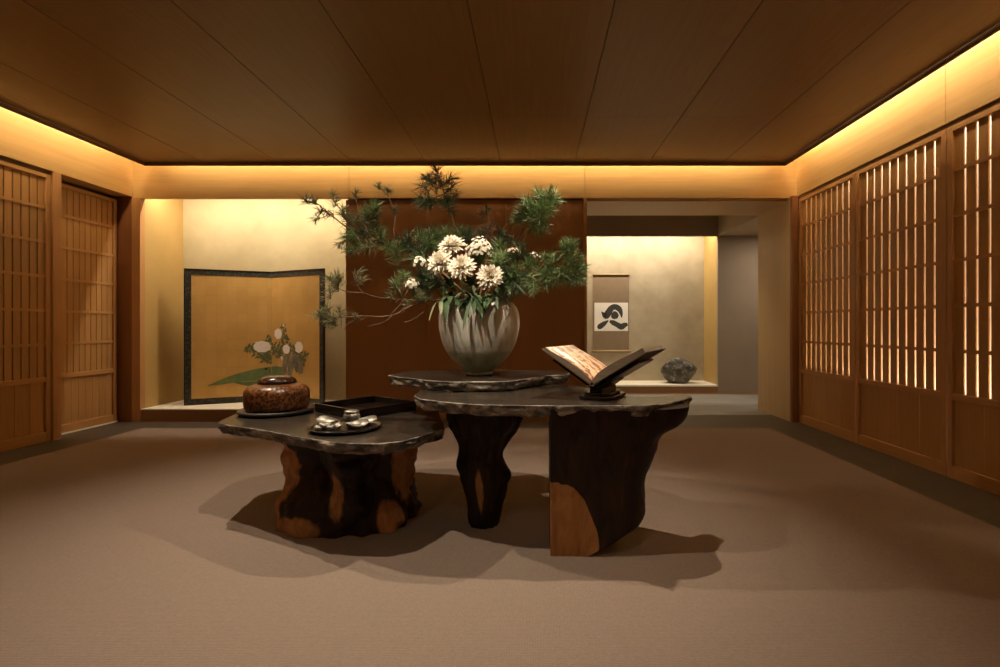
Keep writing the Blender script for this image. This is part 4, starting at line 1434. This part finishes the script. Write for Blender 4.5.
COVE = (1.0, 0.775, 0.46)
WARM = (1.0, 0.84, 0.62)
for nm, loc, dr, ln, pw, ax in (('cove_light_back', ((CEX0 + CEX1) / 2, CEY1 - 0.03, 3.30), (0, 0.7, -0.7), 7.3, 38, (1, 0, 0)), ('cove_light_left', (CEX0 + 0.03, 1.75, 3.30), (-0.7, 0, -0.7), 8.0, 36, (0, 1, 0)),
                                ('cove_light_right', (CEX1 - 0.03, 1.75, 3.30), (0.7, 0, -0.7), 8.0, 42, (0, 1, 0))):
    area(nm, loc, dr, ln, 0.03, pw, COVE, ax)
    area(nm + '_uplight', (loc[0] - dr[0] * 0.1, loc[1] - dr[1] * 0.1, 3.17), (dr[0], dr[1], 0.8), ln - 0.3, 0.05, pw * 2.5, COVE, ax)
area('alcove_light', (-3.49, 6.16, 2.97), (0, 0.25, -0.97), 2.35, 0.04, 43, (1.0, 0.88, 0.69), (1, 0, 0))
area('niche_light', (1.75, 8.60, 2.97), (0, 0.28, -0.96), 2.5, 0.04, 55, (1.0, 0.88, 0.68), (1, 0, 0))
area('passage_light', (4.2, 7.5, 2.64), (0, 0, -1), 1.2, 0.3, 24, (1.0, 0.88, 0.72), (1, 0, 0))
area('lattice_backlight_low', (3.42, 4.3, 0.06), (0.3, 0, 1), 3.1, 0.10, 66, (1.0, 0.86, 0.66), (0, 1, 0))
area('lattice_backlight_high', (3.42, 4.3, 2.84), (0.3, 0, -1), 3.1, 0.10, 15, (1.0, 0.86, 0.66), (0, 1, 0))


def spot(name, loc, target, power, deg, blend=0.6, color=WARM, soft=0.02):
    l_ = bpy.data.lights.new(name, 'SPOT')
    l_.energy = power; l_.color = color; l_.spot_size = math.radians(deg); l_.spot_blend = blend; l_.shadow_soft_size = soft
    o_ = bpy.data.objects.new(name, l_); COL.objects.link(o_)
    o_.location = loc
    o_.rotation_euler = (Vector(target) - Vector(loc)).to_track_quat('-Z', 'Y').to_euler()
    return o_


spot('downlight_front', (-0.93, 2.3, 3.05), (-0.75, 2.75, 0.0), 160, 88, 0.9)
spot('vase_accent_light', (-0.75, 1.5, 3.05), (-0.37, 3.3, 1.15), 130, 30, 0.8)
spot('downlight_left', (-2.40, 3.45, 3.05), (-1.05, 2.85, 0.0), 235, 100, 1.0)
spot('downlight_right', (0.5, 3.2, 3.05), (-0.15, 2.75, 0.0), 215, 78, 0.9)
spot('foreground_downlight', (-0.3, 0.6, 3.05), (-0.3, 1.3, 0.0), 45, 84, 1.0)
spot('opening_downlight', (1.9, 6.5, 2.64), (2.1, 7.6, 0.0), 50, 110, 1.0)

w = bpy.data.worlds.new('World'); sc.world = w
w.use_nodes = True
w.node_tree.nodes['Background'].inputs[0].default_value = (0, 0, 0, 1)

# ------------------------------------------------------------------ camera
cam = bpy.data.cameras.new('Camera')
cam.sensor_width = 36.0
cam.lens = F * 36.0 / 1000
cam.shift_x = -(CX - 500) / 1000
cam.shift_y = (HY - 333.5) / 1000
cam.clip_start = 0.05
co = bpy.data.objects.new('Camera', cam); COL.objects.link(co)
co.location = (0, 0, CH)
co.rotation_euler = (PI / 2, 0, 0)
sc.camera = co

sc.view_settings.view_transform = 'Standard'
sc.view_settings.look = 'None'
sc.view_settings.gamma = 1
sc.view_settings.use_curve_mapping = False
sc.view_settings.exposure = 0.0
sc.cycles.use_denoising = True
sc.cycles.max_bounces = 10
sc.cycles.diffuse_bounces = 6
sc.cycles.sample_clamp_indirect = 6
